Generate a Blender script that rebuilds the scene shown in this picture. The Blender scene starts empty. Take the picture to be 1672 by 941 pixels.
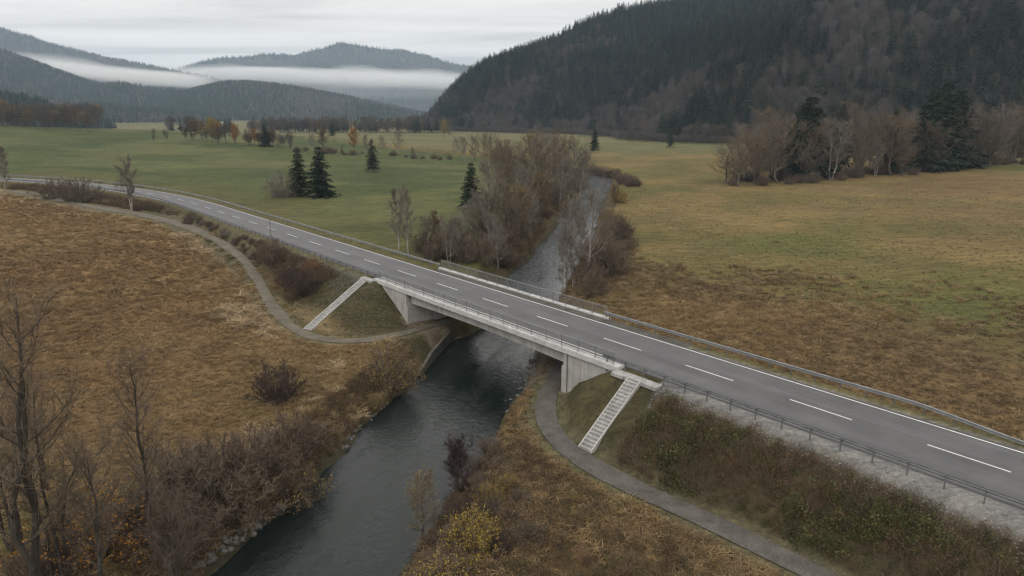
import bpy, math, random
import numpy as np
from mathutils import Vector

SC = bpy.context.scene
COL = SC.collection
rad = math.radians

# ---------------------------------------------------------------- tuning
DENOISE = True
HAZE_D = 0.95e-4
CLOUD = [(0.61, 0.59, 0.565), (0.92, 0.885, 0.84), (1.12, 1.08, 1.03)]
SKYG = [1.1, 1.05, 1.42, 1.75]
SUN_E = 0.9
EXPO = 0.0
# fog banks: px, py, distance, half width and half height in picture pixels, depth, density
FOG = []
_fr = random.Random(8)
for _k in range(11):
    _t = (_k + _fr.uniform(.1, .9)) / 11
    FOG.append((20 + 300 * _t, 97 + 40 * _t + _fr.uniform(-5, 6), 3350 + _fr.uniform(-120, 120), _fr.uniform(45, 95), _fr.uniform(8, 17) * (1 - .35 * _t), 400, _fr.uniform(.0016, .0034), _k))
for _k in range(13):
    _t = (_k + _fr.uniform(.1, .9)) / 13
    FOG.append((350 + 400 * _t, 124 + 12 * _t + _fr.uniform(-5, 6), 4850 + _fr.uniform(-100, 60), _fr.uniform(70, 130), _fr.uniform(9, 18), 450, _fr.uniform(.0018, .0034), _k + 20))
FOG += [(600, 152, 4700, 200, 14, 400, .0008, 50), (0, 118, 3100, 80, 12, 250, .0010, 51), (480, 187, 2200, 110, 7, 120, .0016, 52)]

# ---------------------------------------------------------------- camera numbers
CAM_H = 27.0
FPX, CX, CY = 1115.0, 836.0, 470.5
PITCH = math.atan((CY - 183.0) / FPX)


def ray(px, py):
    a = (px - CX) / FPX
    b = -(py - CY) / FPX
    return np.array([a, math.cos(PITCH) + b * math.sin(PITCH), -math.sin(PITCH) + b * math.cos(PITCH)])


# ---------------------------------------------------------------- numpy noise
def _hash(ix, iy, seed):
    n = (ix.astype(np.int64) * 374761393 + iy.astype(np.int64) * 668265263 + seed * 1442695041) & 0x7FFFFFFF
    n = ((n ^ (n >> 13)) * 1274126177) & 0x7FFFFFFF
    return ((n ^ (n >> 16)) & 0xFFFF) / 65535.0


def vnoise(x, y, seed=0):
    ix, iy = np.floor(x), np.floor(y)
    fx, fy = x - ix, y - iy
    fx, fy = fx * fx * (3 - 2 * fx), fy * fy * (3 - 2 * fy)
    a, b = _hash(ix, iy, seed), _hash(ix + 1, iy, seed)
    c, d = _hash(ix, iy + 1, seed), _hash(ix + 1, iy + 1, seed)
    return (a + (b - a) * fx) * (1 - fy) + (c + (d - c) * fx) * fy


def fbm(x, y, scale, octv=4, seed=0):
    s, amp, tot = 0, 1.0, 0
    for k in range(octv):
        s = s + amp * vnoise(x / scale * 2 ** k + 17.3 * k, y / scale * 2 ** k - 9.1 * k, seed + k)
        tot += amp
        amp *= 0.5
    return s / tot


def sstep(a, b, x):
    t = np.clip((x - a) / (b - a), 0, 1)
    return t * t * (3 - 2 * t)


def poly_dist(x, y, P, extra=None):
    """distance to polyline, interpolated extra value, (nearest at first vertex) flag, signed side"""
    best = np.full(x.shape, 1e9)
    val = np.zeros(x.shape)
    first = np.zeros(x.shape, bool)
    side = np.zeros(x.shape)
    for i in range(len(P) - 1):
        ax, ay = P[i][:2]
        bx, by = P[i + 1][:2]
        dx, dy = bx - ax, by - ay
        L2 = dx * dx + dy * dy
        t0 = ((x - ax) * dx + (y - ay) * dy) / L2
        t = np.clip(t0, 0, 1)
        d = np.hypot(x - ax - t * dx, y - ay - t * dy)
        m = d < best
        best = np.where(m, d, best)
        if extra is not None:
            val = np.where(m, extra[i] + (extra[i + 1] - extra[i]) * t, val)
        first = np.where(m, (i == 0) & (t0 < 0), first)
        side = np.where(m, np.sign(dx * (y - ay) - dy * (x - ax)), side)
    return best, val, first, side


# ---------------------------------------------------------------- plan of the place
AX = np.array([0.6453, -0.7639])          # along the bridge, towards the right of the picture
NX = np.array([0.7639, 0.6453])           # across it, towards the far side
P0 = np.array([0.0, 72.6])
ROAD_Z = 6.0


def LW(s, n):
    return P0 + AX * s + NX * n


def LS(x, y):
    return (x - P0[0]) * AX[0] + (y - P0[1]) * AX[1], (x - P0[0]) * NX[0] + (y - P0[1]) * NX[1]


# road centre line, from the right (s=+140) to the left, then a bend to the left
def road_centre():
    pts = [LW(s, 0.0) for s in np.arange(140, -112, -2.0)]
    p = np.array(pts[-1])
    ang = math.atan2(-AX[1], -AX[0])
    R = 230.0
    turned = 0.0
    while turned < rad(31):
        st = 2.0
        ang += st / R
        turned += st / R
        p = p + np.array([math.cos(ang), math.sin(ang)]) * st
        pts.append(p.copy())
    for k in range(90):
        p = p + np.array([math.cos(ang), math.sin(ang)]) * 3.0
        pts.append(p.copy())
    return np.array(pts)


RC = road_centre()
RD = np.gradient(RC, axis=0)
RD /= np.linalg.norm(RD, axis=1)[:, None]
RN = np.stack([RD[:, 1], -RD[:, 0]], 1)      # towards the far side (same as NX on the straight)
RARC = np.concatenate([[0], np.cumsum(np.linalg.norm(np.diff(RC, axis=0), axis=1))])
RS = 140 - RARC                               # the same s as the bridge uses, carried round the bend


def road_at(s, n):
    return np.array([np.interp(-s, -RS, RC[:, 0] + RN[:, 0] * n), np.interp(-s, -RS, RC[:, 1] + RN[:, 1] * n)])


BEND = np.concatenate([[LW(-20.5, 0)], RC[RS < -22][::3]])
RIGHT = np.array([LW(19.7, 0), LW(140, 0)])

RIVER = [(-36, -40, 6.5), (-24, 2, 6.2), (-16.5, 22, 6.0), (-12.5, 35.4, 5.7), (-10.6, 41.5, 5.2), (-7.4, 54, 6.0), (-3.9, 68, 5.6), (-1.4, 84, 5.2),
         (3, 105, 5.0), (8, 125, 4.8), (13, 150, 4.8), (18, 180, 4.7), (24, 215, 4.6), (34, 268, 4.8), (37, 290, 5), (27, 322, 5), (-8, 368, 5), (-55, 412, 5),
         (-150, 520, 5), (-300, 640, 5), (-520, 820, 5)]
RIV_HW = [r[2] for r in RIVER]

PATH_L = [(-4.9, 86.7), (-7.0, 82.6), (-10.1, 79.3), (-12.7, 76.4), (-16.5, 74.0), (-19.8, 73.4), (-24.0, 75.6), (-27.4, 79.7), (-32.6, 88.5), (-38.5, 100.4), (-45.4, 112.3), (-53.1, 122.5), (-62.4, 133.5), (-71.9, 143.0), (-83.6, 153.0), (-94.2, 159.6), (-107.2, 169.1), (-124.1, 183.4), (-143.7, 197.1)]
PATH_L_Z = [1.75, 1.75, 1.75, 1.75, 1.75, 1.8, 1.8, 1.85, 2.1, 2.6, 3.4, 4.1, 4.5, 4.6, 4.7, 4.75, 4.8, 4.9, 5.0]
PATH_R = [(7.5, 71.5), (5.6, 66.8), (3.9, 61.5), (3.0, 57.2), (2.8, 52.6), (3.9, 48.5), (5.9, 45.3), (8.3, 42.5), (10.8, 40.1), (13.8, 37.1), (16.1, 34.4), (18.5, 31.8), (26, 23), (40, 5)]
PATH_R_Z = [1.8] * len(PATH_R)

FOOT = [(900, 2300), (420, 1900), (40, 1640), (-118, 1440), (-166, 1230), (-146, 1000), (-66, 900), (66, 780), (112, 640), (112, 560), (150, 512), (240, 470), (330, 430), (470, 330), (800, 150), (1400, -200)]


STAIR_LINES = [(22.3, -6.0, 22.6, -11.75, 5.97, 1.92), (-22.9, -5.9, -19.7, -15.4, 5.95, 1.85)]


def hill_u(x, y):
    d, _, _, side = poly_dist(x, y, FOOT)
    return d * np.where(side > 0, 1.0, -1.0)     # positive = inside the hill


def G(x, y, rough=True):
    x = np.asarray(x, float)
    y = np.asarray(y, float)
    s, n = LS(x, y)
    # flat valley
    z = 2.1 + 1.0 * sstep(0, 30, n) + 0.6 * (fbm(x, y, 90, 3, 5) - 0.5) + 0.25 * (fbm(x, y, 14, 3, 8) - 0.5)
    z += 2.6 * sstep(35, 105, -s) * sstep(25, -10, n)
    z += np.clip(x - 20, 0, 400) * 0.012 * sstep(10, 80, y)
    # meadow swelling on the left
    z += 10.0 * np.exp(-0.5 * (((x + 330) / 170) ** 2 + ((y - 470) / 105) ** 2))
    z += 6.0 * np.exp(-0.5 * (((x + 480) / 160) ** 2 + ((y - 560) / 120) ** 2))
    # hill on the right
    u = hill_u(x, y)
    hz = np.where(u > 0, np.where(u < 110, 0.74 * u, 81.4 + 0.345 * (u - 110)), 0) * sstep(-5, 60, u)
    hz = np.minimum(hz, 330) * (0.86 + 0.28 * fbm(x, y, 160, 3, 21))
    z = z + hz
    # road embankment
    d1, _, f1, _ = poly_dist(x, y, BEND)
    kn = 1.72 + 0.75 * sstep(-38, -26, s) * sstep(0, -4, n) * sstep(0, -5, s)
    dl = np.where(f1 | (s > -24), np.hypot(np.maximum(np.abs(n) - 5.3, 0) / kn, np.maximum(s + 20.5, 0) / 1.6),
                  np.maximum(d1 - 5.3, 0) / kn)
    dl = np.where((s < -20.5) & (s > -85), np.maximum(np.abs(n) - 5.3, 0) / kn, dl)
    dr = np.hypot(np.maximum(np.abs(n) - 5.3, 0) / 1.68, np.maximum(19.7 - s, 0) / 1.6)
    e = np.minimum(dl, dr)
    ez = ROAD_Z - 0.06 - e
    bump = (fbm(x, y, 2.2, 3, 31) - 0.5) * 0.35 * sstep(0.3, 1.2, e)
    z = np.maximum(z, ez + bump)
    # river
    dR, hw, _, _ = poly_dist(x, y, RIVER, RIV_HW)
    dd = dR - hw + (fbm(x, y, 5, 3, 41) - 0.5) * 1.8 * sstep(4, 9, np.abs(s) + np.abs(n) * 0.2)
    bank = np.where(dd < 0, np.maximum(dd * 0.6, -1.3), dd * 0.62)
    z = np.where(dd < 8, np.minimum(z, bank + 0.0 + np.maximum(0, dd - 3) * 0.9), z)
    # paths
    for P, PZ in ((PATH_L, PATH_L_Z), (PATH_R, PATH_R_Z)):
        dp, pz, _, _ = poly_dist(x, y, P, PZ)
        w = sstep(1.4, 2.9, dp)
        z = z * w + (pz - 0.05) * (1 - w)
    for (sa, na, sb_, nb, za, zb) in STAIR_LINES:
        t = np.clip(((s - sa) * (sb_ - sa) + (n - na) * (nb - na)) / ((sb_ - sa) ** 2 + (nb - na) ** 2), 0, 1)
        off = np.hypot(s - sa - t * (sb_ - sa), n - na - t * (nb - na))
        z = np.where(off < 1.3, np.minimum(z, za + (zb - za) * t - 0.12 + np.maximum(0, off - 0.75) * 1.2), z)
    if rough:
        far = sstep(0.3, 1.5, e)
        for (sa, na, sb_, nb, za, zb) in STAIR_LINES:
            t = np.clip(((s - sa) * (sb_ - sa) + (n - na) * (nb - na)) / ((sb_ - sa) ** 2 + (nb - na) ** 2), 0, 1)
            far = far * sstep(0.9, 1.6, np.hypot(s - sa - t * (sb_ - sa), n - na - t * (nb - na)))
        z = z + (fbm(x, y, 1.6, 2, 51) - 0.5) * 0.22 * far * sstep(1.7, 3.5, np.minimum(poly_dist(x, y, PATH_L)[0], poly_dist(x, y, PATH_R)[0])) * sstep(-1, 1.5, dd)
    return z


def g1(x, y):
    return float(G(np.array([x]), np.array([y]))[0])


def gp(px, py):
    """the ground point that the photograph shows at a pixel"""
    d = ray(px, py)
    t = np.geomspace(20, 9000, 900)
    X, Y, Z = d[0] * t, d[1] * t, CAM_H + d[2] * t
    below = Z < G(X, Y)
    if not below.any():
        i = len(t) - 1
        return X[i], Y[i], float(G(X[i:i + 1], Y[i:i + 1])[0])
    i = int(np.argmax(below))
    a, b = t[max(i - 1, 0)], t[i]
    tt = np.linspace(a, b, 24)
    X, Y, Z = d[0] * tt, d[1] * tt, CAM_H + d[2] * tt
    j = int(np.argmax(Z < G(X, Y)))
    return X[j], Y[j], g1(X[j], Y[j])


def proj(x, y, z):
    dy = y * math.cos(PITCH) - (z - CAM_H) * math.sin(PITCH)
    up = y * math.sin(PITCH) + (z - CAM_H) * math.cos(PITCH)
    return CX + FPX * x / dy, CY - FPX * up / dy, dy


# ---------------------------------------------------------------- mesh helpers
class MB:
    def __init__(self):
        self.V, self.Q, self.T, self.qm, self.tm, self.n = [], [], [], [], [], 0

    def add(self, V, Q=None, T=None, m=0):
        V = np.asarray(V, float).reshape(-1, 3)
        if Q is not None and len(Q):
            Q = np.asarray(Q, np.int64).reshape(-1, 4)
            self.Q.append(Q + self.n)
            self.qm.append(np.full(len(Q), m))
        if T is not None and len(T):
            T = np.asarray(T, np.int64).reshape(-1, 3)
            self.T.append(T + self.n)
            self.tm.append(np.full(len(T), m))
        self.V.append(V)
        self.n += len(V)

    def box(self, x0, x1, y0, y1, z0, z1, m=0):
        V = [(x, y, z) for x in (x0, x1) for y in (y0, y1) for z in (z0, z1)]
        self.add(V, [(0, 1, 3, 2), (4, 6, 7, 5), (0, 4, 5, 1), (2, 3, 7, 6), (0, 2, 6, 4), (1, 5, 7, 3)], m=m)

    def loft(self, rings, closed=True, caps=True, m=0):
        """rings: (k, r, 3) successive profiles joined into a skin"""
        R = np.asarray(rings, float)
        k, r = R.shape[:2]
        rr = r if closed else r - 1
        i, j = np.meshgrid(np.arange(k - 1), np.arange(rr), indexing='ij')
        j2 = (j + 1) % r
        Q = np.stack([i * r + j, i * r + j2, (i + 1) * r + j2, (i + 1) * r + j], -1).reshape(-1, 4)
        base = self.n
        self.add(R.reshape(-1, 3), Q, m=m)
        if caps and closed:
            if r == 4:
                self.Q += [np.array([[3, 2, 1, 0]]) + base, np.array([[0, 1, 2, 3]]) + base + (k - 1) * r]
                self.qm += [np.full(2, m)]
            else:
                for b0, fl in ((base, True), (base + (k - 1) * r, False)):
                    T = np.array([(0, q, q + 1) if not fl else (0, q + 1, q) for q in range(1, r - 1)]) + b0
                    self.T.append(T)
                    self.tm.append(np.full(len(T), m))

    def tube(self, P, rads, sides=5, m=0):
        P = np.asarray(P, float)
        D = np.gradient(P, axis=0)
        D /= np.linalg.norm(D, axis=1)[:, None] + 1e-9
        ref = np.array([0.31, 0.77, 0.2]) if abs(D[0][2]) > 0.6 else np.array([0, 0, 1.0])
        A = np.cross(D, ref)
        A /= np.linalg.norm(A, axis=1)[:, None] + 1e-9
        B = np.cross(D, A)
        th = np.arange(sides) * 2 * math.pi / sides
        rads = np.broadcast_to(np.asarray(rads, float), (len(P),))
        R = P[:, None] + rads[:, None, None] * (A[:, None] * np.cos(th)[None, :, None] + B[:, None] * np.sin(th)[None, :, None])
        self.loft(R, caps=True, m=m)

    def prisms(self, S, E, r0, r1, m=0):
        """many thin three-sided sticks"""
        n = len(S)
        D = E - S
        D = D / (np.linalg.norm(D, axis=1)[:, None] + 1e-9)
        A = np.cross(D, np.array([0.3, 0.5, 0.81]))
        A /= np.linalg.norm(A, axis=1)[:, None] + 1e-9
        B = np.cross(D, A)
        V = []
        for k in range(3):
            c, s_ = math.cos(k * 2.0944), math.sin(k * 2.0944)
            o = A * c + B * s_
            V += [S + o * np.reshape(r0, (-1, 1)), E + o * np.reshape(r1, (-1, 1))]
        V = np.stack(V, 1).reshape(-1, 3)
        b = (np.arange(n) * 6)[:, None]
        Q = np.concatenate([b + np.array([[0, 2, 3, 1]]), b + np.array([[2, 4, 5, 3]]), b + np.array([[4, 0, 1, 5]])])
        self.add(V, Q, m=m)

    def ribbons(self, S, E, w0, w1, rng, m=0):
        n = len(S)
        D = E - S
        A = np.cross(D, rng.normal(size=(n, 3)))
        A /= np.linalg.norm(A, axis=1)[:, None] + 1e-9
        w0 = np.reshape(w0, (-1, 1)) if np.ndim(w0) else w0
        w1 = np.reshape(w1, (-1, 1)) if np.ndim(w1) else w1
        V = np.stack([S - A * w0 / 2, S + A * w0 / 2, E + A * w1 / 2, E - A * w1 / 2], 1).reshape(-1, 3)
        self.add(V, np.arange(n * 4).reshape(-1, 4), m=m)

    def build_mesh(self, name, mats, smooth=False):
        me = bpy.data.meshes.new(name)
        V = np.concatenate(self.V)
        Q = np.concatenate(self.Q) if self.Q else np.zeros((0, 4), int)
        T = np.concatenate(self.T) if self.T else np.zeros((0, 3), int)
        me.vertices.add(len(V))
        me.vertices.foreach_set('co', V.astype(np.float32).ravel())
        loops = np.concatenate([Q.ravel(), T.ravel()]).astype(np.int32)
        me.loops.add(len(loops))
        me.loops.foreach_set('vertex_index', loops)
        nf = len(Q) + len(T)
        st = np.concatenate([np.arange(len(Q)) * 4, len(Q) * 4 + np.arange(len(T)) * 3]).astype(np.int32)
        me.polygons.add(nf)
        me.polygons.foreach_set('loop_start', st)
        mi = np.concatenate([np.concatenate(self.qm) if self.qm else np.zeros(0), np.concatenate(self.tm) if self.tm else np.zeros(0)]).astype(np.int32)
        for mt in mats:
            me.materials.append(mt)
        me.polygons.foreach_set('material_index', mi)
        me.polygons.foreach_set('use_smooth', np.full(nf, smooth))
        me.update(calc_edges=True)
        me.validate()
        return me

    def build(self, name, mats, parent=None, smooth=False, loc=(0, 0, 0), kind=None):
        if not isinstance(mats, (list, tuple)):
            mats = [mats]
        o = bpy.data.objects.new(name, self.build_mesh(name, mats, smooth))
        COL.objects.link(o)
        o.location = loc
        if parent is not None:
            o.parent = parent
        if kind:
            o['kind'] = kind
        return o


def tag(o, label, cat, group=None):
    o['label'] = label
    o['category'] = cat
    if group:
        o['group'] = group
    return o


def empty(name, loc, rz=0.0, label=None, cat=None, group=None):
    o = bpy.data.objects.new(name, None)
    COL.objects.link(o)
    o.location = loc
    o.rotation_euler = (0, 0, rz)
    if label:
        tag(o, label, cat, group)
    return o


# ---------------------------------------------------------------- materials
def new_mat(name):
    m = bpy.data.materials.new(name)
    m.use_nodes = True
    nt = m.node_tree
    return m, nt, nt.nodes['Principled BSDF']


def nd(nt, typ, **kw):
    n = nt.nodes.new(typ)
    for k, v in kw.items():
        if k.startswith('i_'):
            n.inputs[k[2:].replace('_', ' ')].default_value = v
        else:
            setattr(n, k, v)
    return n


def ramp(nt, fac, stops):
    r = nt.nodes.new('ShaderNodeValToRGB')
    el = r.color_ramp.elements
    while len(el) < len(stops):
        el.new(0.5)
    for e_, (p, c) in zip(el, stops):
        e_.position = p
        e_.color = (*c, 1) if len(c) == 3 else c
    nt.links.new(fac, r.inputs[0])
    return r.outputs[0]


def mul(nt, a, b):
    m = nd(nt, 'ShaderNodeMix', data_type='RGBA', blend_type='MULTIPLY')
    m.inputs[0].default_value = 1
    nt.links.new(a, m.inputs[6])
    nt.links.new(b, m.inputs[7])
    return m.outputs[2]


def mixc(nt, fac, a, b):
    m = nd(nt, 'ShaderNodeMix', data_type='RGBA')
    for sock, v in ((m.inputs[0], fac), (m.inputs[6], a), (m.inputs[7], b)):
        if isinstance(v, (tuple, list)):
            sock.default_value = (*v, 1)
        elif isinstance(v, (int, float)):
            sock.default_value = v
        else:
            nt.links.new(v, sock)
    return m.outputs[2]


def noise(nt, scale, detail=5, rough=0.6, vec=None, dist=0.0):
    n = nd(nt, 'ShaderNodeTexNoise')
    n.inputs['Scale'].default_value = scale
    n.inputs['Detail'].default_value = detail
    n.inputs['Roughness'].default_value = rough
    n.inputs['Distortion'].default_value = dist
    if vec is None:
        tc = nd(nt, 'ShaderNodeNewGeometry')
        vec = tc.outputs['Position']
    nt.links.new(vec, n.inputs['Vector'])
    return n.outputs['Fac']


def surf_mat(name, c1, c2, scale=2.0, rough=0.85, detail=6, bump=0.0, fine=None, spec=0.3, metal=0.0):
    m, nt, b = new_mat(name)
    f = noise(nt, scale, detail)
    col = ramp(nt, f, [(0.3, c1), (0.7, c2)])
    if fine:
        f2 = noise(nt, fine, 3)
        col = mul(nt, col, ramp(nt, f2, [(0.3, (0.72,) * 3), (0.7, (1.25,) * 3)]))
    nt.links.new(col, b.inputs['Base Color'])
    b.inputs['Roughness'].default_value = rough
    b.inputs['Specular IOR Level'].default_value = spec
    b.inputs['Metallic'].default_value = metal
    if bump:
        bp = nd(nt, 'ShaderNodeBump')
        bp.inputs['Strength'].default_value = bump
        bp.inputs['Distance'].default_value = 0.05
        nt.links.new(noise(nt, fine or scale * 4, 4), bp.inputs['Height'])
        nt.links.new(bp.outputs[0], b.inputs['Normal'])
    return m


def plant_mat(name, cols, rough=0.9, scale=0.6, transl=0.0):
    """one colour per plant (a random pick along cols) with mild variation inside it"""
    m, nt, b = new_mat(name)
    oi = nd(nt, 'ShaderNodeObjectInfo')
    k = len(cols)
    col = ramp(nt, oi.outputs['Random'], [(i / max(k - 1, 1), c) for i, c in enumerate(cols)])
    f = noise(nt, scale, 3)
    col = mul(nt, col, ramp(nt, f, [(0.3, (0.7,) * 3), (0.72, (1.3,) * 3)]))
    nt.links.new(col, b.inputs['Base Color'])
    b.inputs['Roughness'].default_value = rough
    b.inputs['Specular IOR Level'].default_value = 0.15
    return m


M = {}
M['bark'] = plant_mat('bark', [(0.075, 0.062, 0.052), (0.12, 0.105, 0.09), (0.09, 0.075, 0.06)])
M['pale_bark'] = plant_mat('pale_bark', [(0.22, 0.2, 0.175), (0.28, 0.25, 0.22)])
M['twig'] = plant_mat('twig', [(0.1, 0.08, 0.062), (0.13, 0.104, 0.078), (0.145, 0.112, 0.076), (0.115, 0.095, 0.076)])
M['twig_grey'] = plant_mat('twig_grey', [(0.15, 0.132, 0.112), (0.18, 0.16, 0.136), (0.165, 0.142, 0.116)])
M['twig_red'] = plant_mat('twig_red', [(0.105, 0.074, 0.056), (0.135, 0.098, 0.074), (0.15, 0.112, 0.082)])
M['twig_dark'] = plant_mat('twig_dark', [(0.05, 0.036, 0.032), (0.065, 0.045, 0.038)])
M['needle'] = plant_mat('needle', [(0.016, 0.028, 0.017), (0.022, 0.036, 0.02), (0.028, 0.043, 0.023)], scale=0.5)
M['needle_far'] = plant_mat('needle_far', [(0.008, 0.016, 0.014), (0.014, 0.026, 0.021), (0.024, 0.04, 0.029), (0.04, 0.055, 0.036)], scale=0.05)
M['dirt_path'] = surf_mat('dirt_path', (0.085, 0.073, 0.053), (0.155, 0.138, 0.108), 0.6, 0.95, detail=9, fine=7, bump=0.5)
M['twig_far'] = plant_mat('twig_far', [(0.064, 0.059, 0.057), (0.085, 0.077, 0.074), (0.11, 0.099, 0.094), (0.09, 0.068, 0.054), (0.076, 0.071, 0.07)], scale=0.05)
M['dark_bark'] = plant_mat('dark_bark', [(0.045, 0.038, 0.032), (0.06, 0.052, 0.044)])
M['leaf_yellow'] = plant_mat('leaf_yellow', [(0.36, 0.265, 0.045), (0.29, 0.21, 0.04)], scale=2)
M['leaf_rust'] = plant_mat('leaf_rust', [(0.16, 0.1, 0.05), (0.2, 0.12, 0.05), (0.15, 0.105, 0.055)], scale=.2)
M['leaf_ochre'] = plant_mat('leaf_ochre', [(0.18, 0.135, 0.055), (0.24, 0.165, 0.06)], scale=.2)
M['leaf_orange'] = plant_mat('leaf_orange', [(0.36, 0.17, 0.03), (0.3, 0.15, 0.035)], scale=2)
M['leaf_olive'] = plant_mat('leaf_olive', [(0.17, 0.13, 0.04), (0.2, 0.13, 0.045), (0.15, 0.1, 0.04)], scale=2)
M['leaf_green'] = plant_mat('leaf_green', [(0.035, 0.042, 0.015), (0.065, 0.072, 0.024), (0.105, 0.105, 0.036)], scale=3)
M['leaf_brown'] = plant_mat('leaf_brown', [(0.045, 0.032, 0.02), (0.13, 0.078, 0.042), (0.075, 0.055, 0.03), (0.06, 0.06, 0.022), (0.1, 0.062, 0.036)], scale=3)
M['straw'] = plant_mat('straw', [(0.2, 0.13, 0.064), (0.26, 0.18, 0.09), (0.17, 0.11, 0.052), (0.31, 0.23, 0.125), (0.22, 0.155, 0.07)], scale=0.3)
M['straw_rust'] = plant_mat('straw_rust', [(0.18, 0.112, 0.056), (0.22, 0.145, 0.072), (0.145, 0.092, 0.047), (0.25, 0.175, 0.09)], scale=0.3)
M['straw_pale'] = plant_mat('straw_pale', [(0.27, 0.2, 0.115), (0.35, 0.27, 0.165), (0.22, 0.16, 0.085)], scale=0.3)
M['straw_dark'] = plant_mat('straw_dark', [(0.13, 0.09, 0.049), (0.19, 0.136, 0.073), (0.11, 0.075, 0.044), (0.24, 0.178, 0.1)], scale=0.4)
M['olive_grass'] = plant_mat('olive_grass', [(0.075, 0.066, 0.028), (0.1, 0.085, 0.036), (0.062, 0.06, 0.024)], scale=0.4)
M['concrete'] = surf_mat('concrete', (0.34, 0.33, 0.31), (0.45, 0.44, 0.42), 0.7, 0.85, fine=9, bump=0.1)
M['concrete_light'] = surf_mat('concrete_light', (0.36, 0.36, 0.35), (0.52, 0.52, 0.51), 0.9, 0.8, fine=6, bump=0.1)
M['concrete_step'] = surf_mat('concrete_step', (0.24, 0.238, 0.225), (0.4, 0.398, 0.385), 1.3, 0.85, fine=5, bump=0.15)
M['concrete_old'] = surf_mat('concrete_old', (0.05, 0.047, 0.04), (0.115, 0.108, 0.094), 1.1, 0.9, fine=7, bump=0.2)


def formed_concrete():
    m, nt, b = new_mat('formed_concrete')
    tc = nd(nt, 'ShaderNodeTexCoord')
    sp_ = nd(nt, 'ShaderNodeSeparateXYZ')
    nt.links.new(tc.outputs['Object'], sp_.inputs[0])
    cbx = nd(nt, 'ShaderNodeCombineXYZ')
    nt.links.new(sp_.outputs['X'], cbx.inputs[0])
    nt.links.new(sp_.outputs['Z'], cbx.inputs[1])
    br = nd(nt, 'ShaderNodeTexBrick')
    br.offset = 0.0
    br.inputs['Scale'].default_value = 1.0
    br.inputs['Mortar Size'].default_value = 0.012
    br.inputs['Brick Width'].default_value = 2.4
    br.inputs['Row Height'].default_value = 1.22
    br.inputs['Color1'].default_value = (0.96, 0.96, 0.96, 1)
    br.inputs['Color2'].default_value = (1.05, 1.05, 1.05, 1)
    br.inputs['Mortar'].default_value = (0.72, 0.72, 0.72, 1)
    nt.links.new(cbx.outputs[0], br.inputs['Vector'])
    base = ramp(nt, noise(nt, 0.8, 5), [(0.3, (0.3, 0.292, 0.275)), (0.7, (0.4, 0.392, 0.375))])
    mp = nd(nt, 'ShaderNodeMapping')
    mp.inputs['Scale'].default_value = (2.6, 2.6, 0.16)
    nt.links.new(tc.outputs['Object'], mp.inputs['Vector'])
    runs = ramp(nt, noise(nt, 1.0, 5, 0.65, vec=mp.outputs[0]), [(0.32, (0.68, 0.67, 0.64)), (0.52, (1.0,) * 3), (0.75, (1.1,) * 3)])
    col = mul(nt, mul(nt, base, br.outputs['Color']), runs)
    col = mul(nt, col, ramp(nt, noise(nt, 11, 3), [(0.3, (0.88,) * 3), (0.7, (1.1,) * 3)]))
    nt.links.new(col, b.inputs['Base Color'])
    b.inputs['Roughness'].default_value = 0.85
    return m


M['formed'] = formed_concrete()
M['joint'] = surf_mat('joint', (0.03, 0.03, 0.03), (0.05, 0.05, 0.05), 3)
M['paint'] = None
M['steel'] = surf_mat('galvanised_steel', (0.2, 0.207, 0.214), (0.3, 0.308, 0.315), 2.0, 0.45, metal=0.5)
M['steel_dark'] = surf_mat('weathered_steel', (0.13, 0.135, 0.14), (0.2, 0.205, 0.21), 2.0, 0.5, metal=0.4)
M['rock'] = surf_mat('rock', (0.06, 0.057, 0.05), (0.17, 0.163, 0.148), 1.4, 0.9, fine=8, bump=0.4)
M['gravel_path'] = surf_mat('gravel_path', (0.06, 0.054, 0.045), (0.12, 0.112, 0.099), 0.9, 0.95, detail=9, fine=7, bump=0.5)


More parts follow.
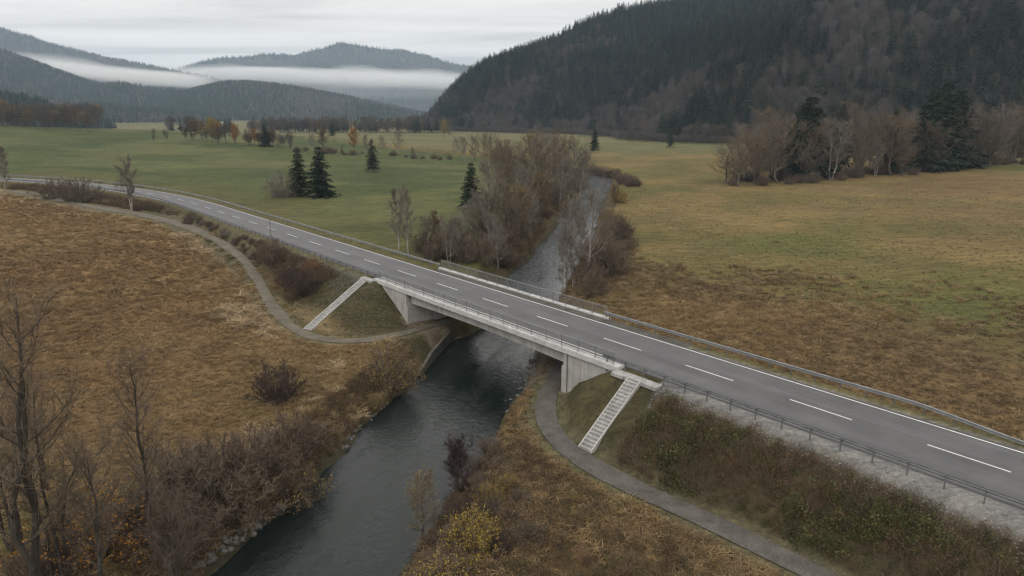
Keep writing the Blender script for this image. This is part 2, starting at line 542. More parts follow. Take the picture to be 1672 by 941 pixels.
def asphalt():
    m, nt, b = new_mat('asphalt')
    at = nd(nt, 'ShaderNodeAttribute', attribute_name='lane')
    f = noise(nt, 0.35, 4)
    base = ramp(nt, f, [(0.3, (0.068, 0.068, 0.071)), (0.7, (0.095, 0.095, 0.098))])
    # wheel tracks polished a little lighter, seam by the centre darker
    w = ramp(nt, at.outputs['Fac'], [(0.0, (0.9,) * 3), (0.12, (0.93,) * 3), (0.24, (1.1,) * 3), (0.36, (0.95,) * 3), (0.47, (0.84,) * 3), (0.53, (0.95,) * 3),
                                     (0.64, (1.08,) * 3), (0.78, (0.96,) * 3), (0.88, (1.1,) * 3), (1.0, (0.9,) * 3)])
    geo = nd(nt, 'ShaderNodeNewGeometry')
    mp1 = nd(nt, 'ShaderNodeMapping', vector_type='TEXTURE')
    mp1.inputs['Rotation'].default_value = (0, 0, math.atan2(AX[1], AX[0]))
    mp1.inputs['Scale'].default_value = (14, 0.7, 1)
    nt.links.new(geo.outputs['Position'], mp1.inputs['Vector'])
    col = mul(nt, base, w)
    col = mul(nt, col, ramp(nt, noise(nt, 1.0, 5, 0.6, vec=mp1.outputs[0]), [(0.3, (0.84,) * 3), (0.5, (1.0,) * 3), (0.7, (1.15,) * 3)]))
    vo = nd(nt, 'ShaderNodeTexVoronoi', feature='DISTANCE_TO_EDGE')
    vo.inputs['Scale'].default_value = 0.16
    wv_ = nd(nt, 'ShaderNodeVectorMath', operation='ADD')
    nn_ = nd(nt, 'ShaderNodeTexNoise')
    nn_.inputs['Scale'].default_value = 0.5
    nt.links.new(geo.outputs['Position'], nn_.inputs['Vector'])
    nt.links.new(geo.outputs['Position'], wv_.inputs[0])
    nt.links.new(nn_.outputs['Color'], wv_.inputs[1])
    nt.links.new(wv_.outputs[0], vo.inputs['Vector'])
    col = mul(nt, col, ramp(nt, vo.outputs['Distance'], [(0.0, (0.72,) * 3), (0.008, (1.0,) * 3)]))
    col = mul(nt, col, ramp(nt, noise(nt, 30, 2), [(0.3, (0.85,) * 3), (0.7, (1.15,) * 3)]))
    nt.links.new(col, b.inputs['Base Color'])
    b.inputs['Roughness'].default_value = 0.62
    b.inputs['Specular IOR Level'].default_value = 0.45
    return m


M['asphalt'] = asphalt()


def paint_mat():
    m, nt, b = new_mat('road_paint')
    col = ramp(nt, noise(nt, 2.2, 6, 0.7), [(0.3, (0.36, 0.36, 0.35)), (0.42, (0.6, 0.6, 0.585)), (0.7, (0.72, 0.72, 0.7))])
    nt.links.new(col, b.inputs['Base Color'])
    b.inputs['Roughness'].default_value = 0.65
    return m


M['paint'] = paint_mat()


def ground_mat():
    m, nt, b = new_mat('ground')
    at = nd(nt, 'ShaderNodeAttribute', attribute_name='soil')
    geo = nd(nt, 'ShaderNodeNewGeometry')
    mp = nd(nt, 'ShaderNodeMapping')
    mp.inputs['Scale'].default_value = (0.45, 1.6, 1.0)
    mp.inputs['Rotation'].default_value = (0, 0, 0.25)
    nt.links.new(geo.outputs['Position'], mp.inputs['Vector'])
    f1 = noise(nt, 0.55, 8, 0.72, vec=mp.outputs[0], dist=0.6)
    f2 = noise(nt, 0.05, 6, 0.65)
    f3 = noise(nt, 3.2, 5, 0.7)
    col = mul(nt, at.outputs['Color'], ramp(nt, f1, [(0.28, (0.5, 0.5, 0.52)), (0.5, (0.95,) * 3), (0.72, (1.5, 1.45, 1.35))]))
    col = mul(nt, col, ramp(nt, f2, [(0.3, (0.76, 0.8, 0.82)), (0.7, (1.2, 1.17, 1.1))]))
    col = mul(nt, col, ramp(nt, f3, [(0.3, (0.66,) * 3), (0.7, (1.34,) * 3)]))
    nt.links.new(col, b.inputs['Base Color'])
    b.inputs['Roughness'].default_value = 0.95
    b.inputs['Specular IOR Level'].default_value = 0.1
    bp = nd(nt, 'ShaderNodeBump')
    bp.inputs['Strength'].default_value = 0.7
    bp.inputs['Distance'].default_value = 0.25
    nt.links.new(f1, bp.inputs['Height'])
    nt.links.new(bp.outputs[0], b.inputs['Normal'])
    return m


M['ground'] = ground_mat()


def water_mat():
    m, nt, b = new_mat('water')
    geo = nd(nt, 'ShaderNodeNewGeometry')
    sp = nd(nt, 'ShaderNodeSeparateXYZ')
    nt.links.new(geo.outputs['Position'], sp.inputs[0])
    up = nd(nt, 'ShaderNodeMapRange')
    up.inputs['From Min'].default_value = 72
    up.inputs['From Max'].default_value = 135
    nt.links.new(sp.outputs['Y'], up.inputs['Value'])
    b.inputs['Roughness'].default_value = 0.09
    b.inputs['IOR'].default_value = 1.33
    mp = nd(nt, 'ShaderNodeMapping')
    mp.inputs['Scale'].default_value = (1.0, 0.75, 1.0)
    nt.links.new(geo.outputs['Position'], mp.inputs['Vector'])
    n1 = noise(nt, 1.9, 4, 0.6, vec=mp.outputs[0], dist=0.7)
    n2 = noise(nt, 5.5, 3, 0.6, vec=mp.outputs[0], dist=0.4)
    mpf = nd(nt, 'ShaderNodeMapping', vector_type='TEXTURE')
    mpf.inputs['Rotation'].default_value = (0, 0, 1.3)
    mpf.inputs['Scale'].default_value = (9, 2.6, 1)
    nt.links.new(geo.outputs['Position'], mpf.inputs['Vector'])
    n3 = noise(nt, 1.0, 4, 0.55, vec=mpf.outputs[0])
    mps = nd(nt, 'ShaderNodeMapping', vector_type='TEXTURE')
    mps.inputs['Rotation'].default_value = (0, 0, 1.33)
    mps.inputs['Scale'].default_value = (7, 0.9, 1)
    nt.links.new(geo.outputs['Position'], mps.inputs['Vector'])
    n4 = noise(nt, 1.0, 6, 0.65, vec=mps.outputs[0], dist=0.8)
    ad = nd(nt, 'ShaderNodeMath', operation='MULTIPLY_ADD')
    nt.links.new(n2, ad.inputs[0])
    ad.inputs[1].default_value = 0.35
    nt.links.new(n1, ad.inputs[2])
    st = nd(nt, 'ShaderNodeMapRange')
    st.inputs['To Min'].default_value = 0.55
    st.inputs['To Max'].default_value = 0.22
    nt.links.new(up.outputs[0], st.inputs['Value'])
    stm = nd(nt, 'ShaderNodeMath', operation='MULTIPLY')
    nt.links.new(st.outputs[0], stm.inputs[0])
    rr = nd(nt, 'ShaderNodeMapRange')
    rr.inputs['From Min'].default_value = 0.35
    rr.inputs['From Max'].default_value = 0.65
    rr.inputs['To Min'].default_value = 0.3
    rr.inputs['To Max'].default_value = 1.6
    nt.links.new(n3, rr.inputs['Value'])
    nt.links.new(rr.outputs[0], stm.inputs[1])
    bp = nd(nt, 'ShaderNodeBump')
    bp.inputs['Distance'].default_value = 0.12
    nt.links.new(stm.outputs[0], bp.inputs['Strength'])
    nt.links.new(ad.outputs[0], bp.inputs['Height'])
    nt.links.new(bp.outputs[0], b.inputs['Normal'])
    # upstream riffle: sky sheen and broken crests painted as pale flecks of base colour
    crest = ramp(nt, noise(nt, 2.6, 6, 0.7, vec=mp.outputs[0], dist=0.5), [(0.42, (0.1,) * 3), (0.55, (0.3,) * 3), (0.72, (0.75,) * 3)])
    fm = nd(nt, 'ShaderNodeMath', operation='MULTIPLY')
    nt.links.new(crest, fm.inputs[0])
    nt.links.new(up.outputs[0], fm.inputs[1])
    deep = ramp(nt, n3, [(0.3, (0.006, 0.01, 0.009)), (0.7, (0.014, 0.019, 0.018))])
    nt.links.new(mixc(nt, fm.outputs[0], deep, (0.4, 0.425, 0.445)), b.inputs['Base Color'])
    return m


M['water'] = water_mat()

# ---------------------------------------------------------------- ground sheet
def axis(lo, fine0, fine1, hi, step, grow):
    a = list(np.arange(fine0, fine1, step))
    st, v = step, fine1
    while v < hi:
        a.append(v)
        st = min(st * grow, 400)
        v += st
    a.append(hi)
    st, v, left = step, fine0 - step, []
    while v > lo:
        left.append(v)
        st = min(st * grow, 400)
        v -= st
    left.append(lo)
    return np.array(left[::-1] + a)


def soil_colour(X, Y):
    s, n = LS(X, Y)
    sr = s
    C = np.zeros(X.shape + (3,))
    nz = fbm(X, Y, 60, 4, 61)
    nz2 = fbm(X, Y, 9, 4, 62)
    nz3 = fbm(X, Y, 24, 4, 63)

    def put(c, w):
        w = np.clip(w, 0, 1)[..., None]
        C[:] = C * (1 - w) + np.array(c) * w

    dR, hw, _, rside = poly_dist(X, Y, RIVER, RIV_HW)
    dd = dR - hw
    rightbank = rside < 0
    rdist, _, _, rs_ = poly_dist(X, Y, RC[::3])
    north = rs_ < 0
    # right field
    put((0.118, 0.098, 0.038), np.ones(X.shape))
    put((0.155, 0.115, 0.05), sstep(0.42, 0.62, nz3))
    put((0.085, 0.09, 0.03), sstep(0.5, 0.66, nz) * 0.8)
    put((0.135, 0.092, 0.045), sstep(60, 140, X) * sstep(0.4, 0.6, fbm(X, Y, 30, 4, 66)) * (Y < 330) * 0.9)
    # rough brown strip along the road on the far right side
    put((0.135, 0.092, 0.046), sstep(44, 26, n + 14 * (nz3 - 0.5)) * (north & (s > 0)))
    # green meadow left of the river
    lm = (north & ~rightbank)
    put((0.068, 0.081, 0.029), lm * 1.0)
    put((0.092, 0.098, 0.04), lm * sstep(0.42, 0.6, nz))
    put((0.05, 0.066, 0.024), lm * sstep(0.5, 0.68, fbm(X, Y * 2.5, 40, 3, 64)) * 0.8)
    put((0.1, 0.088, 0.036), lm * sstep(42, 12, rdist + 34 * (nz3 - 0.5)) * 0.75)
    # far pale meadows
    far = sstep(330, 520, Y) * (rightbank | (Y > 560))
    put((0.14, 0.125, 0.062), far * (X > -700))
    put((0.1, 0.105, 0.045), far * sstep(0.45, 0.6, fbm(X, Y * 3, 120, 3, 65)) * 0.8)
    # brown field on the near left
    lf = (~north) & (s < 5) & ~rightbank
    put((0.16, 0.104, 0.053), lf)
    put((0.19, 0.135, 0.068), lf * sstep(0.48, 0.66, nz3))
    put((0.12, 0.085, 0.045), lf * sstep(0.55, 0.7, fbm(X, Y, 16, 4, 67)) * 0.8)
    put((0.22, 0.165, 0.09), lf * sstep(11, 3, poly_dist(X, Y, PATH_L)[0] + 6 * (nz2 - .5)) * 0.8)
    put((0.12, 0.09, 0.042), lf * sstep(22, 6, dd + 8 * (nz2 - .5)))
    # near right corner
    nr = (~north) & rightbank
    put((0.11, 0.07, 0.036), nr)
    put((0.085, 0.08, 0.03), nr * sstep(0.45, 0.6, nz2) * 0.8)
    put((0.09, 0.085, 0.03), nr * sstep(8, 4, poly_dist(X, Y, PATH_R)[0]) * (s < 30))
    # river banks
    put((0.075, 0.055, 0.03), sstep(5, 2, dd) * 0.9)
    put((0.05, 0.045, 0.03), sstep(1.2, 0.2, dd))
    # embankment slopes
    d1 = poly_dist(X, Y, RC[::3])[0]
    emb = sstep(14, 11, d1) * (np.abs(s) < 400)
    put((0.065, 0.05, 0.03), emb * ((s < -22) | (s > 24)) * ~north * 1.0)
    put((0.06, 0.053, 0.028), emb * ((s > -30) & (s < 25.0)) * ~north)
    put((0.085, 0.08, 0.035), emb * north * 0.8)
    # gravel shoulder
    gw = 5.75 + 0.7 * sstep(24, 44, s) * (nz2 - 0.1) + 0.9 * (nz2 - 0.5)
    put((0.19, 0.187, 0.183), sstep(0.6, -0.6, d1 - gw) * ((s > 24) | (s < -24)) * (~north) * sstep(-75, -50, s))
    put((0.11, 0.095, 0.04), sstep(5.6, 5.3, d1) * (d1 > 3.5) * (north | (s < -24)) * 0.9)
    put((0.18, 0.165, 0.14), sstep(4.6, 4.2, d1) * (north & (s > 0)))
    # hill floor
    u = hill_u(X, Y)
    put((0.034, 0.031, 0.027), sstep(-4, 6, u))
    # path verges
    for P in (PATH_L, PATH_R):
        dp = poly_dist(X, Y, P)[0]
        vw = 2.0 + 1.8 * sstep(-30, -60, X)
        put((0.105, 0.096, 0.058), sstep(vw + .4, vw - .4, dp + 1.2 * (nz2 - 0.5)) * 0.75)
    # trampled earth below the bridge
    put((0.14, 0.115, 0.085), ((np.abs(n) < 5.5) & (np.abs(s) < 15) & (dd > 0.3)) * 1.0)
    return C


def build_ground():
    xs = axis(-6880, -150, 62, 6880, 0.5, 1.05)
    ys = axis(-360, 26, 205, 8780, 0.5, 1.03)
    X, Y = np.meshgrid(xs, ys, indexing='xy')
    Z = G(X, Y)
    # keep the sheet under the deck, the paths and the asphalt
    V = np.stack([X, Y, Z], -1).reshape(-1, 3)
    ny, nx = X.shape
    i, j = np.meshgrid(np.arange(ny - 1), np.arange(nx - 1), indexing='ij')
    a = i * nx + j
    mb = MB()
    mb.add(V, np.stack([a, a + 1, a + nx + 1, a + nx], -1).reshape(-1, 4))
    o = mb.build('ground', M['ground'], smooth=True, kind='structure')
    C = soil_colour(X, Y).reshape(-1, 3)
    at = o.data.attributes.new('soil', 'FLOAT_COLOR', 'POINT')
    at.data.foreach_set('color', np.concatenate([C, np.ones((len(C), 1))], 1).astype(np.float32).ravel())
    print('ground verts', len(V))


build_ground()


def ribbon(P, half, name, mat, z, lift=0.0, kind='structure', thick=0.0, zs=None):
    P = np.asarray([p[:2] for p in P], float)
    D = np.gradient(P, axis=0)
    D /= np.linalg.norm(D, axis=1)[:, None]
    N = np.stack([D[:, 1], -D[:, 0]], 1)
    half = np.broadcast_to(half, (len(P),))
    zz = np.broadcast_to(z, (len(P),)) + lift
    mb = MB()
    cross = np.linspace(-1, 1, 7)
    R = np.stack([np.concatenate([P + N * (half * c)[:, None], zz[:, None] - 0.04 * abs(c) ** 3], 1) if thick else np.concatenate([P + N * (half * c)[:, None], zz[:, None]], 1) for c in cross], 1)
    mb.loft(R, closed=False, caps=False)
    return mb.build(name, mat, smooth=True, kind=kind)


def smooth_poly(P, Zs=None, step=1.0):
    P = np.asarray([p[:2] for p in P], float)
    t = np.concatenate([[0], np.cumsum(np.linalg.norm(np.diff(P, axis=0), axis=1))])
    tt = np.arange(0, t[-1], step)
    x, y = np.interp(tt, t, P[:, 0]), np.interp(tt, t, P[:, 1])
    k = np.ones(5) / 5
    for _ in range(2):
        xp, yp = np.pad(x, 2, 'edge'), np.pad(y, 2, 'edge')
        x2, y2 = np.convolve(xp, k, 'valid'), np.convolve(yp, k, 'valid')
        x2[0], y2[0], x2[-1], y2[-1] = x[0], y[0], x[-1], y[-1]
        x, y = x2, y2
    z = np.interp(tt, t, Zs) if Zs is not None else None
    return np.stack([x, y], 1), z


P, _ = smooth_poly(RIVER, step=3.0)
hw = np.interp(np.linspace(0, 1, len(P)), np.linspace(0, 1, len(RIV_HW)), RIV_HW)
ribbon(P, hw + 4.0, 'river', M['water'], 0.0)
P, z = smooth_poly(PATH_L, PATH_L_Z, 0.8)
wv = 0.78 + 0.6 * sstep(55, 110, np.arange(len(P)) * .8) + 0.15 * np.sin(np.arange(len(P)) * 0.37) * np.sin(np.arange(len(P)) * 0.11)
ribbon(P, wv, 'path', M['dirt_path'], z, 0.06, thick=1)
P, z = smooth_poly(PATH_R, PATH_R_Z, 0.8)
wv = 0.92 + 0.1 * np.sin(np.arange(len(P)) * 0.31) * np.sin(np.arange(len(P)) * 0.13)
ribbon(P, wv, 'path', M['gravel_path'], z, 0.06, thick=1)

# ---------------------------------------------------------------- road
def road_strip(s0, s1, n0, n1, z, step=1.5, z2=None):
    ss = np.arange(s0, s1 + 1e-6, step) if s1 - s0 > step else np.array([s0, s1])
    if ss[-1] < s1:
        ss = np.append(ss, s1)
    A = np.array([[*road_at(s_, n0), z] for s_ in ss])
    B = np.array([[*road_at(s_, n1), z if z2 is None else z2] for s_ in ss])
    return A, B


S_MIN = float(RS[-1]) + 2
mb = MB()
ss = np.arange(S_MIN, 138, 2.0)
ns = np.linspace(-4.15, 3.85, 17)
R = np.zeros((len(ss), len(ns) + 2, 3))
for k, n_ in enumerate(ns):
    R[:, k + 1, :2] = np.array([road_at(s_, n_) for s_ in ss])
    R[:, k + 1, 2] = ROAD_Z - 0.015 * abs(n_) / 4
R[:, 0], R[:, -1] = R[:, 1], R[:, -2]
R[:, 0, 2] -= 0.12
R[:, -1, 2] -= 0.12
mb.loft(R, closed=False)
road = mb.build('road', M['asphalt'], smooth=True, kind='structure')
lane = np.tile(np.concatenate([[0], np.linspace(0, 1, len(ns)), [1]]), len(ss)).astype(np.float32)
road.data.attributes.new('lane', 'FLOAT', 'POINT').data.foreach_set('value', lane)

mb = MB()


def mark(s0, s1, n0, n1):
    for nn0, nn1 in ((n0, n1),):
        A, B = road_strip(s0, s1, nn0, nn1, ROAD_Z + 0.006)
        mb.loft(np.stack([A, B], 1), closed=False)


mark(S_MIN + 2, 130, 3.36, 3.5)
mark(S_MIN + 2, 130, -3.74, -3.6)
mk = mb.build('edge_lines', M['paint'], parent=road)
mb = MB()
k = -32
while k < 14:
    a = 13.6 + 9.45 * k
    if a > S_MIN + 5:
        mark(a, a + 4.6, -0.06, 0.06)
    k += 1
mb.build('centre_dashes', M['paint'], parent=road)

# ---------------------------------------------------------------- bridge (local x = along, y = across to the far side)
BRZ = math.atan2(AX[1], AX[0])
bridge = empty('road_bridge', (P0[0], P0[1], 0), BRZ, 'grey concrete road bridge with pale edge beams and steel railings crossing the river', 'bridge')
mb = MB()   # deck: box beam with a slightly haunched underside and cantilever slab
sec = []
for s_ in np.linspace(-13.9, 13.3, 15):
    zb = 4.62 - 0.25 * (abs(s_ + 0.3) / 13.6) ** 2
    sec.append([(s_, -4.45, zb), (s_, 4.45, zb), (s_, 4.45, 5.5), (s_, 4.85, 5.62), (s_, 4.85, 5.86), (s_, -4.85, 5.86), (s_, -4.85, 5.62), (s_, -4.45, 5.5)])
mb.loft(sec)
mb.build('deck', M['formed'], bridge)
for (sf, sb, sgn) in ((-13.7, -21.2, -1), (13.1, 19.9, 1)):
    mb = MB()
    lo, hi = sorted((sf, sf + sgn * 0.9))
    mb.box(lo, hi, -4.5, 4.5, -0.6, 4.33)
    lo, hi = sorted((sf + sgn * 0.35, sf + sgn * 0.9))
    mb.box(lo, hi, -4.49, 4.49, 4.33, 5.85)
    ab = mb.build('abutment', M['formed'], bridge)
    for side in (-1, 1):
        mb = MB()
        y0, y1 = sorted((side * 4.5, side * 5.02))
        lo, hi = sorted((sf + sgn * 0.75, sb))
        mb.box(lo, hi, y0, y1, 0.2, 5.76)
        mb.build('wing_wall', M['formed'], bridge)
        mb = MB()
        y0, y1 = sorted((side * 4.502, side * 5.06))
        lo, hi = sorted((sf, sf + sgn * 0.66))
        mb.box(lo, hi, y0, y1, -0.4, 4.34)
        lo, hi = sorted((sf + sgn * 0.22, sf + sgn * 0.66))
        mb.box(lo, hi, y0, y1, 4.34, 5.76)
        mb.build('pilaster', M['formed'], bridge)
        mb = MB()
        y0, y1 = sorted((side * 4.55, side * 4.97))
        lo, hi = sorted((sf + sgn * 0.66, sf + sgn * 0.75))
        mb.box(lo, hi, y0, y1, 0.2, 5.75)
        mb.build('joint_strip', M['joint'], bridge)


def edge_beam(s0, s1, side):
    mb = MB()
    pr = [(-5.28, 5.72), (-5.28, 6.2), (-5.24, 6.235), (-4.42, 6.2), (-4.40, 6.16), (-4.40, 5.87), (-5.0, 5.865), (-5.03, 5.72)]
    if side > 0:
        pr = [(-a if a < -4.6 else -a + 0.42, b_ - 0.05) for a, b_ in pr]
    segs = np.arange(s0, s1, 4.0)
    for q, a in enumerate(segs):
        b_ = min(a + 3.985, s1)
        mb.loft([[(a, p[0], p[1]) for p in pr], [(b_, p[0], p[1]) for p in pr]])
    return mb.build('edge_beam', M['concrete_light'], bridge)


edge_beam(-21.4, 20.0, -1)
edge_beam(-21.6, 9.8, 1)
mb = MB()      # the bevelled far kerb end beyond the railing and the near verge kerb strip
mb.box(-21, 19.8, -4.40, -4.16, 5.87, 6.02)
mb.box(-21, 9.8, 3.9, 4.81, 5.87, 5.99)
mb.box(9.82, 20.2, 3.87, 5.08, 5.5, 5.945)
mb.build('kerb_strip', M['concrete_old'], bridge)


def railing(s0, s1, y, zb):
    mb = MB()
    mb.tube([(s0, y, zb + 1.08), (s1, y, zb + 1.08)], 0.032, 8)
    rl = mb.build('railing', M['steel'], bridge)
    mb = MB()
    mb.box(s0, s1, y - 0.012, y + 0.012, zb + 0.98, zb + 1.01)
    mb.box(s0, s1, y - 0.012, y + 0.012, zb + 0.1, zb + 0.13)
    for x in np.arange(s0 + 0.12, s1, 0.12):
        mb.box(x - 0.0085, x + 0.0085, y - 0.0085, y + 0.0085, zb + 0.13, zb + 0.98)
    mb.build('bars', M['steel'], rl)
    for x in np.linspace(s0 + 0.05, s1 - 0.05, int((s1 - s0) / 2) + 1):
        mb = MB()
        mb.box(x - 0.024, x + 0.024, y - 0.026, y + 0.026, zb, zb + 1.05)
        mb.box(x - 0.09, x + 0.09, y - 0.08, y + 0.08, zb - 0.01, zb + 0.02)
        mb.build('post', M['steel'], rl)


railing(-20.6, 19.3, -4.98, 6.21)
railing(-21.0, 9.5, 4.98, 6.21)

# ---------------------------------------------------------------- guardrails
WPROF = [(0.0, 0.155), (0.055, 0.12), (0.055, 0.055), (0.0, 0.02), (0.0, -0.02), (0.055, -0.055), (0.055, -0.12), (0.0, -0.155)]


def guardrail(s0, s1, n, face, label, spacing=2.0, dip0=False, dip1=False, hh=0.68):
    o3 = road_at((s0 + s1) / 2, n)
    root = empty('guardrail', (o3[0], o3[1], ROAD_Z - 0.05), 0, label, 'guardrail')
    mb = MB()
    ss = np.arange(s0, s1 + 0.01, 1.0)

    def zof(s_):
        z_ = hh
        if dip0:
            z_ = z_ - 0.62 * float(sstep(0, 1, (s0 + 6 - s_) / 6))
        if dip1:
            z_ = z_ - 0.62 * float(sstep(0, 1, (s_ - s1 + 9) / 9))
        return z_

    rings = []
    for s_ in ss:
        pr = [(face * a, b_) for a, b_ in WPROF] + [(face * (a - 0.006) - face * 0.004, b_) for a, b_ in WPROF[::-1]]
        rings.append([(*(road_at(s_, n + a) - o3), zof(s_) + b_ + 0.05) for a, b_ in pr])
    mb.loft(rings)
    mb.build('rail', M['steel'], root)
    posts = [s_ for s_ in np.arange(s0 + 0.6, s1 - 0.2, spacing)]
    near = sorted(posts, key=lambda q: np.hypot(*road_at(q, n)))[:99]
    rest = MB()
    for s_ in posts:
        m2 = MB()
        c = road_at(s_, n - face * 0.09) - o3
        zt = zof(s_) + 0.2
        ca, sa = math.cos(BRZ), math.sin(BRZ)
        V = []
        for (u, v) in ((-0.03, -0.05), (0.03, -0.05), (0.03, 0.05), (-0.03, 0.05)):
            V.append((c[0] + u * ca - v * sa, c[1] + u * sa + v * ca))
        tgt = m2 if s_ in near else rest
        tgt.loft([[(*v, -0.6) for v in V], [(*v, zt) for v in V]])
        if s_ in near:
            m2.build('post', M['steel_dark'], root)
    if rest.n:
        r_ = rest.build('post', M['steel_dark'], root)
        r_['kind'] = 'stuff'
    return root


guardrail(18.0, 100, -4.95, 1, 'near steel guardrail above the gravel shoulder right of the bridge')
guardrail(9.4, 47.5, 4.75, -1, 'far steel guardrail right of the bridge with its end sloping to the ground', dip1=True)
guardrail(S_MIN + 6, -20.0, -5.0, 1, 'near steel guardrail on the shrubby embankment left of the bridge')
guardrail(S_MIN + 6, -20.8, 4.75, -1, 'far steel guardrail along the green meadow left of the bridge')

# ---------------------------------------------------------------- stairs
def stairs(top_sn, bot_sn, z0, z1, width, label, nsteps, plat):
    a, b_ = LW(*top_sn), LW(*bot_sn)
    d = b_ - a
    L = np.linalg.norm(d)
    rz = math.atan2(d[1], d[0])
    root = empty('concrete_stairs', (b_[0], b_[1], z1), rz, label, 'stairs')
    # local x runs back up the slope (negative x = top)
    mb = MB()
    run, rise = L / nsteps, (z0 - z1) / nsteps
    for k in range(nsteps):
        x0, x1 = -L + k * run, -L + (k + 1) * run
        zt = (z0 - z1) - (k + 1) * rise + rise * 0.5
        mb.box(x0, x1 - 0.004, -width / 2, width / 2, zt - 0.75, zt)
        mb.box(x1 - 0.045, x1 + 0.03, -width / 2 + 0.002, width / 2 - 0.002, zt - 0.05, zt + 0.012)
    mb.build('steps', M['concrete_step'], root)
    for sd in (-1, 1):
        mb = MB()
        y0, y1 = sorted((sd * (width / 2 + 0.003), sd * (width / 2 + 0.12)))
        mb.loft([[(-L - 0.05, y0, z0 - z1 - 0.8), (-L - 0.05, y1, z0 - z1 - 0.8), (-L - 0.05, y1, z0 - z1 + 0.02), (-L - 0.05, y0, z0 - z1 + 0.02)],
                 [(0.05, y0, -0.8), (0.05, y1, -0.8), (0.05, y1, 0.02), (0.05, y0, 0.02)]])
        mb.build('side_kerb', M['concrete'], root)
    mb = MB()
    mb.box(-L - plat, -L - 0.06, -width / 2 - 0.02, width / 2 + 0.02, z0 - z1 - 0.3, z0 - z1 + 0.02)
    mb.build('landing', M['concrete_step'], root)


stairs((22.3, -6.0), (22.6, -11.75), 5.97, 1.92, 1.08, 'pale concrete stairs down the right embankment to the curving path', 20, 1.0)
stairs((-22.9, -5.9), (-19.7, -15.4), 5.95, 1.85, 0.95, 'pale concrete stairs down the left embankment beside the stony cone', 34, 0.6)
ap = empty('concrete_apron', (*LW(22, -5.5), 5.9), BRZ, 'pale concrete apron at the head of the right stairs below the guardrail', 'apron')
mb = MB()
mb.box(-2.05, -0.8, -0.55, 0.5, -0.22, 0.07)
mb.box(-0.79, 0.95, -0.42, 0.5, -0.22, 0.075)
mb.box(0.96, 2.5, -0.42, 0.5, -0.22, 0.065)
o = mb.build('slabs', M['concrete_step'], ap)
ap = empty('concrete_apron', (*LW(-22.4, -5.4), 5.9), BRZ, 'pale concrete apron at the head of the left stairs', 'apron')
mb = MB()
mb.box(-1.6, 1.2, -0.45, 0.4, -0.3, 0.09)
mb.build('slabs', M['concrete_step'], ap)

# stone edging down the slope right of the right stairs
mb = MB()
rng = np.random.default_rng(4)
for t in np.linspace(0, 1, 24):
    c = LW(24.6 + 2.0 * t, -6.3 - 5.4 * t)
    z = g1(*c)
    mb.box(c[0] - 0.07 + rng.uniform(-.03, .03), c[0] + 0.07, c[1] - 0.15, c[1] + 0.13 + rng.uniform(-.05, .05), z - 0.3, z + 0.03 + rng.uniform(0, .05))
o = mb.build('stone_edging', M['rock'])
tag(o, 'thin line of pale edging stones down the slope right of the stairs', 'edging')

# retaining wall at the foot of the left bank
RW = [(-9.75, 67.6), (-9.2, 70.4), (-8.0, 76.5), (-6.8, 82.7), (-5.9, 87.5)]
Pw, _ = smooth_poly(RW, step=2.0)
D = np.gradient(Pw, axis=0)
D /= np.linalg.norm(D, axis=1)[:, None]
N = np.stack([D[:, 1], -D[:, 0]], 1)
mb = MB()
zt = np.interp(np.arange(len(Pw)), [0, 2, len(Pw)], [0.5, 1.15, 1.35])
rings = [[(*(p + n_ * 0.22), -1.0), (*(p + n_ * 0.12), z_), (*(p - n_ * 0.22), z_), (*(p - n_ * 0.3), -1.0)] for p, n_, z_ in zip(Pw, N, zt)]
mb.loft(rings)
tag(mb.build('retaining_wall', M['concrete_old']), 'low dark concrete wall at the water under the left end of the bridge', 'wall')

# thin pole beside the left guardrail
pz = LW(-54.5, -5.7)
pole = empty('roadside_pole', (pz[0], pz[1], 5.6), 0, 'thin grey pole beside the near guardrail left of the bridge', 'pole')
mb = MB()
mb.tube([(0, 0, -0.6), (0, 0, 5.4)], [0.06, 0.045], 8)
mb.build('mast', M['steel_dark'], pole)
mb = MB()
mb.box(-0.07, 0.07, -0.05, 0.05, 1.3, 1.65)
mb.build('box', M['steel'], pole)
# ---------------------------------------------------------------- plant shapes
def unit(v):
    return v / (np.linalg.norm(v, axis=-1, keepdims=True) + 1e-9)


def bend_children(rng, P0_, P1_, n, spread, up, lo=0.25, hi=1.0):
    """n child starts and directions for each parent stick"""
    k = len(P0_)
    t = rng.uniform(lo, hi, (k, n))
    t[:, -1] = 1.0
    S = P0_[:, None] + (P1_ - P0_)[:, None] * t[..., None]
    D = unit(P1_ - P0_)[:, None] + rng.normal(0, spread, (k, n, 3))
    D[..., 2] += up
    return S.reshape(-1, 3), unit(D).reshape(-1, 3), t.reshape(-1)


def leaf_quads(mb, rng, C, size, m):
    n = len(C)
    A = unit(rng.normal(size=(n, 3)))
    B = unit(np.cross(A, rng.normal(size=(n, 3))))
    s = (size * rng.uniform(0.6, 1.3, n))[:, None]
    V = np.stack([C - A * s * .5, C + B * s * .3, C + A * s * .5, C - B * s * .3], 1).reshape(-1, 3)
    mb.add(V, np.arange(n * 4).reshape(-1, 4), m=m)


